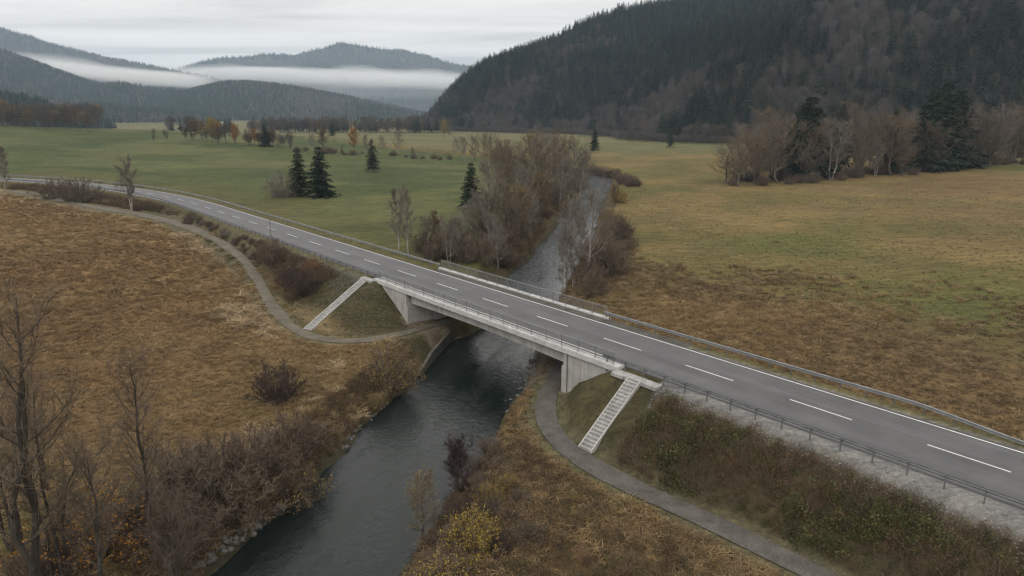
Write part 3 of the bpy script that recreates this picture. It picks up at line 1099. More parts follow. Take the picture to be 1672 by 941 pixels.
def bare_tree(seed, H=12.0, R=3.4, mats=None, detail=1.0, leaf=None, leafn=0, leafsz=0.16, base=0.26, up=0.34, stems=1, tw=1.0, lean=0.0, dens=1.0):
    rng = np.random.default_rng(seed)
    tk, cr = MB(), MB()
    L1S, L1E, L1L = [], [], []
    for st in range(stems):
        az = rng.uniform(0, 6.28)
        off = 0.0 if stems == 1 else 0.18 * H / 10
        k = 9
        zz = np.linspace(0, 1, k)
        Hs = H * (1 if st == 0 else rng.uniform(0.75, 0.98))
        out = (0.0 if stems == 1 else R * rng.uniform(0.15, 0.4)) + lean
        wob = np.cumsum(rng.normal(0, 0.012 * H, (k, 2)), 0)
        wob[0] = 0
        TP = np.stack([off * math.cos(az) + math.cos(az) * out * zz ** 1.3 + wob[:, 0], off * math.sin(az) + math.sin(az) * out * zz ** 1.3 + wob[:, 1], zz * Hs * 0.95 - 0.25], 1)
        r0 = (0.0105 * H + 0.03) * (1 if stems == 1 else 0.72)
        tk.tube(TP, r0 * (1 - zz) ** 0.8 + 0.012, 6)
        n1 = int((20 if stems == 1 else 12) * min(1.0, 0.55 + 0.45 * detail))
        for i in range(n1):
            t = base + (0.97 - base) * (i + rng.uniform(0, 1)) / n1
            p = np.array([np.interp(t, zz, TP[:, c]) for c in range(3)])
            a = i * 2.4 + rng.uniform(-.5, .5)
            tt = (t - base) / (1 - base)
            ln = R * (0.35 + 0.75 * math.sin(math.pi * (0.18 + 0.78 * tt)) ** 0.8) * rng.uniform(0.7, 1.12)
            if stems > 1:
                ln *= 0.72
            el = rad(rng.uniform(22, 48)) + 0.25 * tt
            q = 5
            w = np.linspace(0, 1, q)
            el_w = el + up * w
            step = ln / (q - 1)
            dirs = np.stack([np.cos(el_w) * math.cos(a), np.cos(el_w) * math.sin(a), np.sin(el_w)], 1)
            dirs += rng.normal(0, 0.09, dirs.shape)
            BP = p + np.concatenate([[np.zeros(3)], np.cumsum(dirs[1:] * step, 0)])
            br = max(r0 * 0.42 * (1 - t * 0.75), 0.018)
            tk.tube(BP, br * (1 - w * 0.8), 4)
            for u in range(1, q):
                L1S.append(BP[u - 1])
                L1E.append(BP[u])
                L1L.append(ln)
    L1S, L1E, L1L = np.array(L1S), np.array(L1E), np.array(L1L)
    S2, D2, t2 = bend_children(rng, L1S, L1E, 3 if detail >= 1 else 2, 0.5, 0.28)
    l2 = np.repeat(L1L, 3 if detail >= 1 else 2) * rng.uniform(0.18, 0.42, len(S2))
    E2 = S2 + D2 * l2[:, None]
    (cr.prisms if detail >= 1 else lambda a, b, c, d: cr.ribbons(a, b, 0.09 * tw, 0.05 * tw, rng))(S2, E2, 0.019 * H / 12, 0.010 * H / 12)
    n3 = max(2, int(round(6 * detail * dens)))
    S3, D3, _ = bend_children(rng, S2, E2, n3, 0.5, 0.2, 0.15)
    E3 = S3 + D3 * (np.repeat(l2, n3) * rng.uniform(0.3, 0.75, len(S3)))[:, None]
    w3 = 0.026 * tw * (1.0 if detail >= 1 else 2.2)
    cr.ribbons(S3, E3, w3, w3 * 0.55, rng)
    if detail >= 0.5:
        n4 = max(2, int(round(4 * detail * dens)))
        S4, D4, _ = bend_children(rng, S3, E3, n4, 0.55, 0.12, 0.2)
        E4 = S4 + D4 * rng.uniform(0.2, 0.5, len(S4))[:, None] * H / 12
        cr.ribbons(S4, E4, 0.019 * tw, 0.009 * tw, rng)
        tips = E4
    else:
        tips = E3
    ms = [mats[1]]
    if leaf is not None and leafn:
        c = tips[rng.integers(0, len(tips), leafn)] + rng.normal(0, 0.12, (leafn, 3))
        leaf_quads(cr, rng, c, leafsz, 1)
        ms.append(leaf)
    return tk.build_mesh('trunk', [mats[0]]), cr.build_mesh('crown', ms), H


def shrub(seed, H=2.2, R=1.6, mats=None, stems=44, leaf=None, leafn=0, leafsz=0.1, tw=1.0, n3=7, n4=3, arch=0.72):
    rng = np.random.default_rng(seed)
    tk, cr = MB(), MB()
    S, E = [], []
    for i in range(stems):
        a = i * 2.4 + rng.uniform(-.4, .4)
        rr = math.sqrt((i + .5) / stems)
        b = np.array([math.cos(a), math.sin(a), 0]) * R * 0.34 * rr + [0, 0, -0.15]
        tip = np.array([math.cos(a) * R * rr * rng.uniform(.75, 1.1), math.sin(a) * R * rr * rng.uniform(.75, 1.1), H * (1 - arch * rr ** 2.6) * rng.uniform(.72, 1.05)])
        w = np.linspace(0, 1, 5)[:, None]
        mid = np.array([b[0] + (tip[0] - b[0]) * (0.35 + .35 * rr), b[1] + (tip[1] - b[1]) * (0.35 + .35 * rr), H * (0.55 - .3 * rr ** 2)])
        BP = b * (1 - w) ** 2 + 2 * mid * w * (1 - w) + tip * w ** 2 + rng.normal(0, .02 * H, (5, 3))
        tk.tube(BP, np.linspace(0.016, 0.006, 5) * (0.7 + H / 4), 3)
        for u in range(1, 5):
            S.append(BP[u - 1])
            E.append(BP[u])
    S, E = np.array(S), np.array(E)
    S3, D3, _ = bend_children(rng, S, E, n3, 0.55, 0.25, 0.1)
    E3 = S3 + D3 * rng.uniform(0.12, 0.34, len(S3))[:, None] * H / 2.2
    cr.ribbons(S3, E3, 0.02 * tw, 0.01 * tw, rng)
    S4, D4, _ = bend_children(rng, S3, E3, n4, 0.6, 0.1, 0.2)
    E4 = S4 + D4 * rng.uniform(0.08, 0.24, len(S4))[:, None] * H / 2.2
    cr.ribbons(S4, E4, 0.014 * tw, 0.007 * tw, rng)
    ms = [mats[1]]
    if leaf is not None and leafn:
        c = E4[rng.integers(0, len(E4), leafn)] + rng.normal(0, 0.06, (leafn, 3))
        leaf_quads(cr, rng, c, leafsz, 1)
        ms.append(leaf)
    return tk.build_mesh('stems', [mats[0]]), cr.build_mesh('crown', ms), H


def spruce(seed, H=14.0, R=2.9, detail=1.0, mats=None, base=0.1, gap=0.0):
    rng = np.random.default_rng(seed)
    tk, cr = MB(), MB()
    zz = np.linspace(0, 1, 8)
    wob = np.cumsum(rng.normal(0, 0.004 * H, (8, 2)), 0)
    wob[0] = 0
    TP = np.stack([wob[:, 0], wob[:, 1], zz * H - 0.2], 1)
    tk.tube(TP, (0.0125 * H + .03) * (1 - zz) ** 0.9 + 0.012, 6)
    nw = int(34 * (0.5 + 0.5 * detail))
    SS, EE, WW = [], [], []
    TT = []
    for i in range(nw):
        t = base + (0.985 - base) * (max(0.0, i + rng.uniform(-.25, .25)) / nw) ** 0.92
        t = min(max(t, base), 0.985)
        z = t * H
        nb = int(rng.integers(5, 8) * (0.55 + 0.45 * detail)) + 1
        Rz = R * ((1 - t) / (1 - base)) ** 0.78 * (0.82 if t < base + .1 else 1.0)
        for b_ in range(nb):
            if rng.uniform() < gap:
                continue
            a = rng.uniform(0, 6.283)
            ln = Rz * rng.uniform(0.62, 1.16) + 0.12
            dr = -0.10 - 0.38 * (1 - t) + rng.normal(0, .08) + 0.55 * max(0, t - 0.72)
            k = max(3, int(ln / 0.55 * (0.6 + .4 * detail)) + 2)
            w = np.linspace(0, 1, k)
            r_ = w * ln
            bz = z + dr * r_ + 0.16 * ln * np.maximum(0, w - .55) ** 1.2
            cxy = np.array([np.interp(t, zz, TP[:, 0]), np.interp(t, zz, TP[:, 1])])
            BP = np.stack([cxy[0] + np.cos(a) * r_, cxy[1] + np.sin(a) * r_, bz], 1)
            if detail >= 0.9:
                TT.append((BP, ln))
            reps = 3 if detail >= 0.9 else (2 if detail > 0.35 else 1)
            for q in range(1, k):
                for rep in range(reps):
                    for sd in (-1, 1):
                        f = rng.uniform(0, 1)
                        p = BP[q - 1] * (1 - f) + BP[q] * f
                        ang = a + sd * rng.uniform(0.45, 1.1)
                        sl = (0.28 + 0.42 * ln / 2.9 * (1 - 0.65 * w[q])) * rng.uniform(.7, 1.25) * (R / 2.9)
                        d = np.array([math.cos(ang), math.sin(ang), rng.uniform(-0.75, -0.05)])
                        SS.append(p)
                        EE.append(p + d * sl)
                        WW.append(sl)
            SS.append(BP[-2])
            EE.append(BP[-1] + (BP[-1] - BP[-2]) * .35)
            WW.append(0.45)
    for BP, ln in TT:
        cr.tube(BP, np.linspace(0.03, 0.01, len(BP)), 3, m=1)
    SS, EE, WW = np.array(SS), np.array(EE), np.array(WW)
    fat = 0.34 if detail >= .9 else (0.5 if detail > 0.35 else 0.85)
    # each spray: a pointed leaf of needles, two triangles
    D = EE - SS
    A = np.cross(D, np.array([0, 0, 1.0]) + rng.normal(0, 0.55, D.shape))
    A = unit(A) * (WW * fat)[:, None] * .5
    Mid = SS + D * 0.45
    V = np.stack([SS, Mid + A, EE, Mid - A], 1).reshape(-1, 3)
    cr.add(V, np.arange(len(V)).reshape(-1, 4), m=0)
    # leader
    cr.prisms(np.array([[TP[-1][0], TP[-1][1], H * .93]]), np.array([[TP[-1][0], TP[-1][1], H * 1.02]]), 0.06, 0.01)
    return tk.build_mesh('trunk', [mats[0]]), cr.build_mesh('crown', [mats[1], mats[0]]), H


def joined(parts, name):
    """one mesh of a small distant tree"""
    tkm, crm, H = parts
    me = bpy.data.meshes.new(name)
    V, F, mi, mats = [], [], [], []
    mb = MB()
    for src in (tkm, crm):
        off = len(mats)
        for mt in src.materials:
            mats.append(mt)
        co = np.zeros(len(src.vertices) * 3, np.float32)
        src.vertices.foreach_get('co', co)
        b0 = mb.n
        mb.V.append(co.reshape(-1, 3))
        mb.n += len(co) // 3
        for p in src.polygons:
            v = np.array([p.vertices[:]]) + b0
            if len(p.vertices) == 4:
                mb.Q.append(v)
                mb.qm.append(np.array([p.material_index + off]))
            else:
                mb.T.append(v)
                mb.tm.append(np.array([p.material_index + off]))
    return mb.build_mesh(name, mats), H


def clump(seed, n=18, L=0.6, spread=0.3, lie=0.9, w=0.03, mat=None, segs=2):
    """a tuft of dry grass"""
    rng = np.random.default_rng(seed)
    mb = MB()
    b = rng.normal(0, spread * .4, (n, 3))
    b[:, 2] = -0.05
    a = rng.uniform(0, 6.283, n)
    ln = L * rng.uniform(.6, 1.2, n)
    li = lie * rng.uniform(.5, 1.2, n)
    d1 = unit(np.stack([np.cos(a) * li * .5, np.sin(a) * li * .5, np.ones(n)], 1))
    d2 = unit(np.stack([np.cos(a) * li * 1.6, np.sin(a) * li * 1.6, np.full(n, 0.35)], 1))
    m1 = b + d1 * (ln * .5)[:, None]
    e = m1 + d2 * (ln * .6)[:, None]
    A = unit(np.cross(d1, rng.normal(size=(n, 3)))) * w / 2
    V = np.stack([b - A, b + A, m1 + A * .9, m1 - A * .9, e + A * .25, e - A * .25], 1).reshape(-1, 3)
    q = (np.arange(n) * 6)[:, None]
    mb.add(V, np.concatenate([q + np.array([[0, 1, 2, 3]]), q + np.array([[3, 2, 4, 5]])]))
    return mb.build_mesh('tuft', [mat])


def leafy(seed, n=70, R=0.5, H=0.6, sz=0.1, mats=None, sticks=8):
    rng = np.random.default_rng(seed)
    mb = MB()
    a = rng.uniform(0, 6.283, n)
    r = R * np.sqrt(rng.uniform(0, 1, n))
    z = H * rng.uniform(0.05, 1, n) * (1 - 0.6 * (r / R) ** 2)
    leaf_quads(mb, rng, np.stack([np.cos(a) * r, np.sin(a) * r, z], 1), sz, 0)
    S = np.concatenate([rng.normal(0, R * .2, (sticks, 2)), np.full((sticks, 1), -.1)], 1)
    E = np.concatenate([rng.normal(0, R * .7, (sticks, 2)), H * rng.uniform(.6, 1.3, (sticks, 1))], 1)
    mb.ribbons(S, E, 0.025, 0.008, rng, m=1)
    return mb.build_mesh('sprig', mats)


def puff_tree(seed, H=12.0, R=4.2, mats=None, n=900, w=.09, leaf=None, leafn=0, leafsz=.5, low=.22):
    """a far leafless tree: limbs and a round haze of fine twigs, thickest at the outside"""
    rng = np.random.default_rng(seed)
    mb = MB()
    mb.tube([(0, 0, -1), (.1, 0, H * .35), (0, .1, H * .7)], [.2, .15, .05], 5, m=0)
    c = np.array([0, 0, H * (.5 + low * .5)])
    ax = np.array([R, R, H * (.5 - low * .5)])
    lob = unit(rng.normal(size=(7, 3))) * .42
    k = rng.integers(0, 7, n)
    d = unit(rng.normal(size=(n, 3)) + [0, 0, .35])
    rr = rng.uniform(.35, 1, n) ** .5
    p = lob[k] + d * (rr * .62)[:, None]
    S = c + p * ax
    dirn = unit(p + rng.normal(0, .35, (n, 3)) + [0, 0, .45])
    E = S + dirn * rng.uniform(.7, 1.7, n)[:, None] * H / 12
    mb.ribbons(S, E, w, w * .4, rng, m=1)
    m2 = rng.integers(0, n, 46)
    mb.prisms(np.tile(np.array([[0, 0, 0.0]]), (46, 1)) + np.array([0, 0, 1]) * (H * rng.uniform(.2, .55, 46))[:, None], S[m2], .06, .02, m=0)
    ms = [mats[0], mats[1]]
    if leaf is not None:
        leaf_quads(mb, rng, E[rng.integers(0, n, leafn)], leafsz, 2)
        ms.append(leaf)
    return mb.build_mesh('bare_tree', ms), H


# ---------------------------------------------------------------- scatter for uncountable cover
def scatter(name, meshes, pts, rotz, scl, idx, tilt=None):
    pts = np.asarray(pts, np.float32)
    me = bpy.data.meshes.new(name)
    me.vertices.add(len(pts))
    me.vertices.foreach_set('co', pts.ravel())
    rot = np.zeros((len(pts), 3), np.float32)
    rot[:, 2] = rotz
    if tilt is not None:
        rot[:, :2] = tilt
    me.attributes.new('rot', 'FLOAT_VECTOR', 'POINT').data.foreach_set('vector', rot.ravel())
    me.attributes.new('scl', 'FLOAT', 'POINT').data.foreach_set('value', np.asarray(scl, np.float32))
    me.attributes.new('idx', 'INT', 'POINT').data.foreach_set('value', np.asarray(idx, np.int32))
    o = bpy.data.objects.new(name, me)
    COL.objects.link(o)
    o['kind'] = 'stuff'
    ng = bpy.data.node_groups.new(name + '_spread', 'GeometryNodeTree')
    ng.interface.new_socket('Geometry', in_out='INPUT', socket_type='NodeSocketGeometry')
    ng.interface.new_socket('Geometry', in_out='OUTPUT', socket_type='NodeSocketGeometry')
    gi, go = ng.nodes.new('NodeGroupInput'), ng.nodes.new('NodeGroupOutput')
    iop = ng.nodes.new('GeometryNodeInstanceOnPoints')
    jn = ng.nodes.new('GeometryNodeGeometryToInstance')
    for me_ in meshes[::-1]:
        po = bpy.data.objects.new(name + '_plant', me_)
        oi = ng.nodes.new('GeometryNodeObjectInfo')
        oi.inputs['Object'].default_value = po
        oi.inputs['As Instance'].default_value = False
        ng.links.new(oi.outputs['Geometry'], jn.inputs[0])

    def attr(nm, typ):
        n = ng.nodes.new('GeometryNodeInputNamedAttribute')
        n.data_type = typ
        n.inputs['Name'].default_value = nm
        return n.outputs[0]

    ng.links.new(gi.outputs[0], iop.inputs['Points'])
    ng.links.new(jn.outputs[0], iop.inputs['Instance'])
    iop.inputs['Pick Instance'].default_value = True
    ng.links.new(attr('idx', 'INT'), iop.inputs['Instance Index'])
    er = ng.nodes.new('FunctionNodeEulerToRotation')
    ng.links.new(attr('rot', 'FLOAT_VECTOR'), er.inputs[0])
    ng.links.new(er.outputs[0], iop.inputs['Rotation'])
    ng.links.new(attr('scl', 'FLOAT'), iop.inputs['Scale'])
    ng.links.new(iop.outputs[0], go.inputs[0])
    md = o.modifiers.new('spread', 'NODES')
    md.node_group = ng
    return o


def in_view(x, y, z, mx=90, my=80):
    px, py, d = proj(x, y, z)
    return (d > 3) & (px > -mx) & (px < 1672 + mx) & (py < 941 + my) & (py > -60)


def grid_points(rng, x0, x1, y0, y1, step, jitter=0.48):
    X, Y = np.meshgrid(np.arange(x0, x1, step), np.arange(y0, y1, step))
    X = X.ravel() + rng.uniform(-jitter, jitter, X.size) * step
    Y = Y.ravel() + rng.uniform(-jitter, jitter, Y.size) * step
    return X, Y


# ---------------------------------------------------------------- prototypes
TW = [M['bark'], M['twig']]
TG = [M['pale_bark'], M['twig_grey']]
TR = [M['bark'], M['twig_red']]
TDk = [M['bark'], M['twig_dark']]
TB = [M['pale_bark'], M['twig_grey']]
BARE = [bare_tree(10 + k, 12, r, TW, stems=st, base=b) for k, (r, st, b) in enumerate([(4.3, 1, .2), (4.6, 2, .16), (4.4, 3, .12), (5.0, 1, .17)])]
BARE_G = [bare_tree(20 + k, 12, r, TG, stems=st, base=b) for k, (r, st, b) in enumerate([(4.2, 1, .2), (4.5, 2, .18)])]
SLIM = [bare_tree(30 + k, 12, 1.9, TG, base=.2, up=.5) for k in range(2)]
BIRCH = bare_tree(35, 10, 2.7, TB, stems=2, base=.28)
OLIVE = [bare_tree(40 + k, 10, 3.0, TW, leaf=M['leaf_olive'], leafn=2600, leafsz=.2, stems=1 + k) for k in range(2)]
YELL = [bare_tree(50, 10, 2.6, TW, leaf=M['leaf_yellow'], leafn=3000, leafsz=.22), bare_tree(51, 10, 2.4, TW, leaf=M['leaf_orange'], leafn=3200, leafsz=.22)]
WISPY = bare_tree(55, 6, 2.0, TW, leaf=M['leaf_yellow'], leafn=900, leafsz=.085, base=.2, tw=.6)
SH_RED = [shrub(60 + k, mats=TR, tw=1.3) for k in range(3)]
SH_BR = [shrub(64 + k, mats=TW, tw=1.3) for k in range(2)]
SH_DK = [shrub(67, mats=TDk, tw=1.3, stems=46)]
SH_GR = [shrub(69, mats=TG, tw=1.2)]
SH_OR = shrub(70, mats=TR, leaf=M['leaf_orange'], leafn=2600, leafsz=.065)
SH_YE = [shrub(71 + k, mats=TR, leaf=M['leaf_yellow'], leafn=3600 - 1600 * k, leafsz=.08) for k in range(2)]
SH_YS = shrub(73, mats=TW, leaf=M['leaf_yellow'], leafn=520, leafsz=.08, stems=30)
SH_OL = shrub(74, mats=TW, leaf=M['leaf_olive'], leafn=2600, leafsz=.075)
SPR = [spruce(80 + k, 14, r, 1.0, [M['bark'], M['needle']], base=b, gap=.06) for k, (r, b) in enumerate([(3.7, .1), (4.3, .05), (3.3, .13)])]
SPR_D = [spruce(84 + k, 14, 4.9, 1.0, [M['bark'], M['needle']], base=.04) for k in range(2)]
SPR_F = [joined(spruce(90 + k, 20, r, 0.3, [M['bark'], M['needle_far']], base=.16), 'spruce_tree') for k, r in enumerate([4.6, 5.4, 4.0])]
FAR2 = [M['bark'], M['twig_far']]
BARE_F = [puff_tree(95 + k, 12, r, FAR2, n=n_) for k, (r, n_) in enumerate([(4.2, 1000), (3.6, 800), (4.6, 1100), (3.2, 620)])]
BARE_FL = [puff_tree(198, 12, 3.8, FAR2, n=700, leaf=M['leaf_ochre'], leafn=420, leafsz=.55), puff_tree(199, 12, 3.0, FAR2, n=600, leaf=M['leaf_rust'], leafn=380, leafsz=.55)]
NEAR = [bare_tree(150 + k, 10, r, [M['dark_bark'], M['twig']], stems=st, base=b_, tw=.6, up=.5, detail=1.0, dens=.62) for k, (r, st, b_) in enumerate([(2.4, 2, .3), (2.8, 1, .3), (3.0, 3, .22), (2.2, 1, .35)])]

PR = random.Random(11)


def plant(proto, name, x, y, h, label, cat, group=None, parts=('trunk', 'crown'), z=None, wide=1.0):
    tkm, crm, H = proto
    s = h / H
    o = empty(name, (x, y, (g1(x, y) if z is None else z) - 0.03), PR.uniform(0, 6.28), label, cat, group)
    o.scale = (s * wide, s * wide, s)
    for nm, me in zip(parts, (tkm, crm)):
        c = bpy.data.objects.new(nm, me)
        COL.objects.link(c)
        c.parent = o
    return o


def plant_one(proto, name, x, y, h, label, cat, group=None, wide=1.0):
    me, H = proto
    s = h / H
    o = bpy.data.objects.new(name, me)
    COL.objects.link(o)
    o.location = (x, y, g1(x, y) - 0.1)
    o.rotation_euler = (0, 0, PR.uniform(0, 6.28))
    o.scale = (s * wide, s * wide, s)
    tag(o, label, cat, group)
    return o


def at_px(px, py, top):
    x, y, z = gp(px, py)
    d = proj(x, y, z)[2]
    return x, y, max(0.4, (py - top) * d / FPX / math.cos(PITCH - 0.1))


def tree(proto, name, px, py, top, label, cat='tree', group=None, parts=('trunk', 'crown'), wide=1.0):
    x, y, h = at_px(px, py, top)
    return plant(proto, name, x, y, h, label, cat, group, parts, wide=wide)


ST = ('stems', 'crown')

# ---- single trees of the meadows
tree(SPR[0], 'spruce_tree', 490, 320, 242, 'dark spruce beside a round bare bush, the slimmer of the meadow pair', wide=1.15)
tree(SPR[1], 'spruce_tree', 526, 322, 239, 'broad dark spruce, the larger of the pair standing together in the green meadow', wide=1.12)
tree(SH_GR[0], 'bare_bush', 460, 322, 281, 'round bare grey bush at the foot of the meadow spruce pair', 'bush', parts=ST, wide=1.05)
tree(SPR[2], 'spruce_tree', 609, 281, 227, 'lone spruce standing by itself in the middle of the green meadow', wide=1.15)
tree(SPR[1], 'spruce_tree', 771, 341, 265, 'dark spruce at the meadow edge beside the bare riverside grove')
tree(SPR[0], 'spruce_tree', 970, 247, 207, 'lone dark spruce in the pale far field near the river bend')
tree(SPR[2], 'spruce_tree', 1094, 242, 206, 'lone spruce at the left end of the woodland edge below the hill')
tree(YELL[0], 'autumn_tree', 725, 227, 199, 'lone yellow tree in the far pale field below the hill foot')
tree(BARE_G[0], 'bare_tree', 734, 227, 208, 'small bare tree right beside the lone yellow tree in the far field')
tree(BIRCH, 'birch_tree', 214, 346, 258, 'bare birch with pale forked trunk between the left road and the path')
tree(SLIM[0], 'bare_tree', 8, 312, 240, 'slim bare tree at the far left where the road leaves the picture')
tree(SLIM[0], 'bare_tree', 650, 416, 306, 'slender bare tree beyond the left end of the bridge, nearer the meadow')
tree(SLIM[1], 'bare_tree', 668, 422, 304, 'slender bare tree beyond the left end of the bridge, nearer the thicket', wide=0.9)

# ---- far tree line beyond the meadow crest
rows = [(250, 231, 211, 'd', 'dark round leafless tree standing alone on the meadow crest'),
        (272, 229, 211, 'r', 'reddish bare tree behind the lone dark tree on the meadow crest'),
        (318, 231, 198, 'o', 'olive-leaved tree at the left end of the far tree row'),
        (331, 231, 200, 'o', 'second olive-leaved tree from the left in the far tree row'),
        (346, 232, 195, 'y', 'tall yellow tree in the far tree row'),
        (358, 234, 202, 'n', 'orange tree between the tall yellow tree and the dark bare one in the far row'),
        (385, 237, 205, 'n', 'rusty orange tree left of the small dark spruce in the far row'),
        (407, 238, 212, 'd', 'dark bare tree beside the far orange trees'),
        (416, 238, 212, 'n', 'small orange tree left of the dark spruce in the far row'),
        (434, 240, 206, 's', 'small dark spruce in the far tree row beyond the meadow'),
        (454, 243, 226, 'd', 'small bare round tree right of the small spruce in the far row'),
        (474, 244, 223, 'd', 'second small bare round tree right of the small spruce in the far row'),
        (510, 247, 221, 'g', 'bare grey tree left of the tall yellowish tree by the far stream'),
        (528, 247, 204, 'o', 'tall yellowish tree among bare ones by the far stream'),
        (543, 224, 197, 's', 'small dark spruce in front of the distant strip of wood'),
        (558, 249, 236, 'd', 'little dark bush by the far stream'),
        (579, 250, 212, 'n', 'orange-brown tree standing alone by the far stream'),
        (599, 250, 222, 'g', 'bare grey tree just left of the lone meadow spruce'),
        (624, 252, 225, 'g', 'bare grey tree just right of the lone meadow spruce'),
        (651, 253, 217, 'g', 'tall bare tree by the far stream with an open crown'),
        (674, 254, 241, 'r', 'small reddish shrub along the far stream bank')]
for px, py, top, k, lab in rows:
    pr = {'d': BARE[1], 'r': BARE[2], 'o': OLIVE[PR.randint(0, 1)], 'y': YELL[0], 'n': YELL[1], 's': SPR[PR.randint(0, 2)], 'g': BARE_G[PR.randint(0, 1)]}[k]
    nm = {'s': 'spruce_tree', 'o': 'autumn_tree', 'y': 'autumn_tree', 'n': 'autumn_tree'}.get(k, 'bare_tree')
    tree(pr, nm, px, py, top, lab, wide=1.05)
for k in range(26):
    fx = PR.uniform(480, 745)
    x, y, h = at_px(fx, 247 + (fx - 480) * 0.055 + PR.uniform(-2.5, 2), 0)
    plant(SH_RED[k % 3], 'bare_bush', x, y, PR.uniform(1.2, 3.2), 'low reddish brown shrub along the bank of the far stream', 'bush', 'shrubs along the far stream', ST, wide=1.3)

for k in range(26):
    px = PR.uniform(300, 475)
    x, y, z = gp(px, np.interp(px, [300, 470], [230, 241]) + PR.uniform(-2, .5))
    plant_one((BARE_F + BARE_FL)[k % 6], 'bare_tree' if k % 6 < 4 else 'autumn_tree', x, y, PR.uniform(5, 11), 'small ' + ('bare' if k % 6 < 4 else 'ochre') + ' tree filling the far tree row beyond the green meadow', 'tree',
              ('bare' if k % 6 < 4 else 'ochre') + ' trees filling the far row', 1.1)

# strip of distant wood across the valley floor
STRIP = []
for k in range(200):
    px = PR.uniform(440, 735)
    x, y, z = gp(px, 217.5)
    y2 = y + PR.uniform(0, 60)
    x2 = x * y2 / y
    r_ = PR.random()
    if r_ < 0.3:
        plant_one(SPR_F[k % 3], 'spruce_tree', x2, y2, PR.uniform(15, 21), 'dark spruce in the distant strip of wood across the valley floor', 'tree', 'spruces in the distant strip of wood')
    elif r_ < 0.86:
        STRIP.append((x2, y2, PR.uniform(13, 19) / 12))
    else:
        plant_one(BARE_FL[k % 2], 'autumn_tree', x2, y2, PR.uniform(12, 16), 'yellowing tree in the distant strip of wood across the valley floor', 'tree', 'yellowing trees in the distant strip of wood')
for k in range(46):
    px = PR.uniform(300, 470)
    x, y, z = gp(px, 222)
    y2 = max(y, 640) + PR.uniform(60, 190)
    x2 = (px - CX) / FPX * y2 * 1.03
    r_ = PR.random()
    if r_ < 0.35:
        plant_one(SPR_F[k % 3], 'spruce_tree', x2, y2, PR.uniform(14, 21), 'dark spruce in the wood behind the far row of yellow trees', 'tree', 'spruces behind the far yellow trees')
    else:
        STRIP.append((x2, y2, PR.uniform(12, 19) / 12))

STRIP = np.array(STRIP)
scatter('treeline', [p[0] for p in BARE_F], np.stack([STRIP[:, 0], STRIP[:, 1], G(STRIP[:, 0], STRIP[:, 1]) - .2], 1), STRIP[:, 0] * 7.3, STRIP[:, 2], np.arange(len(STRIP)) % 4)

# ---- grove on the left bank upstream of the bridge
grove = [(775, 262, 222), (790, 266, 224), (757, 260, 226), (745, 258, 228), (800, 270, 226), (815, 300, 235), (835, 318, 232), (850, 300, 240), (872, 292, 222), (880, 320, 224), (900, 305, 224),
         (905, 330, 236), (925, 318, 232), (938, 322, 236), (945, 330, 250), (915, 345, 258), (890, 350, 250), (865, 345, 255), (840, 350, 245), (822, 352, 252), (805, 372, 270),
         (852, 372, 280), (878, 372, 290), (830, 398, 300), (800, 402, 312), (955, 306, 262), (868, 398, 322), (785, 395, 318)]
for k, (px, py, top) in enumerate(grove):
    r_ = k % 5
    if k in (8, 22):
        tree(OLIVE[k % 2], 'autumn_tree', px, py, top, ['tall olive-tinged tree at the back of the riverside grove', 'olive-tinged tree in the middle of the riverside grove'][k // 20], wide=1.0)
        continue
    pr = (BARE + BARE_G)[(k * 5 + 1) % 6]
    tree(pr, 'bare_tree', px, py, top, 'bare grey-brown tree crowded in the grove on the left bank upstream of the bridge', 'tree', 'bare trees of the riverside grove', wide=1.15)
tree(OLIVE[0], 'autumn_tree', 852, 398, 311, 'round-crowned tree with ochre top leaves at the river edge of the grove', wide=1.15)
tree(BARE_G[1], 'bare_tree', 733, 432, 356, 'pale twisted bare tree just behind the far railing at the left end of the bridge', wide=1.1)
tree(OLIVE[1], 'autumn_tree', 712, 400, 345, 'low ochre-leaved tree between the slender bare trees and the grove', wide=1.3)
for k in range(58):
    t = PR.random()
    px = PR.uniform(690, 850) if k < 36 else PR.uniform(810, 930)
    lo = 445 - (850 - px) * 0.12 if k < 36 else 420 - (px - 810) * 0.85
    py = PR.uniform(395, lo) if k < 36 else lo + PR.uniform(-18, 6)
    x, y, h = at_px(px, py, 0)
    if poly_dist(np.array([x]), np.array([y]), RIVER)[0][0] < 6.2 or abs(LS(x, y)[1]) < 8:
        continue
    pr = (SH_RED + SH_BR + [SH_RED[0], SH_RED[1]])[k % 7]
    if k % 5 in (1, 3):
        plant((BARE_G + BARE[2:3])[k % 3], 'bare_tree', x, y, PR.uniform(4.5, 8.0), 'small grey-brown leafless tree among the bushes of the left bank thicket behind the bridge', 'tree', 'small trees of the left bank thicket', wide=1.3)
        continue
    plant(pr, 'bare_bush', x, y, PR.uniform(2.4, 4.6), 'dense reddish-brown leafless bush in the thicket on the left bank behind the bridge', 'bush', 'bushes of the left bank thicket', ST, wide=1.05)
for k in range(30):
    f = PR.random()
    px, py = np.interp(f, [0, .5, 1], [835, 895, 958]) + PR.uniform(-6, 3), np.interp(f, [0, .5, 1], [432, 362, 300]) + PR.uniform(-4, 4)
    x, y, h = at_px(px, py, 0)
    plant(SH_OL, 'leafy_bush', x, y, PR.uniform(1.3, 2.6), 'low olive-leaved bush overhanging the left water edge upstream', 'bush', 'olive bushes on the left water edge', ST, wide=1.2)

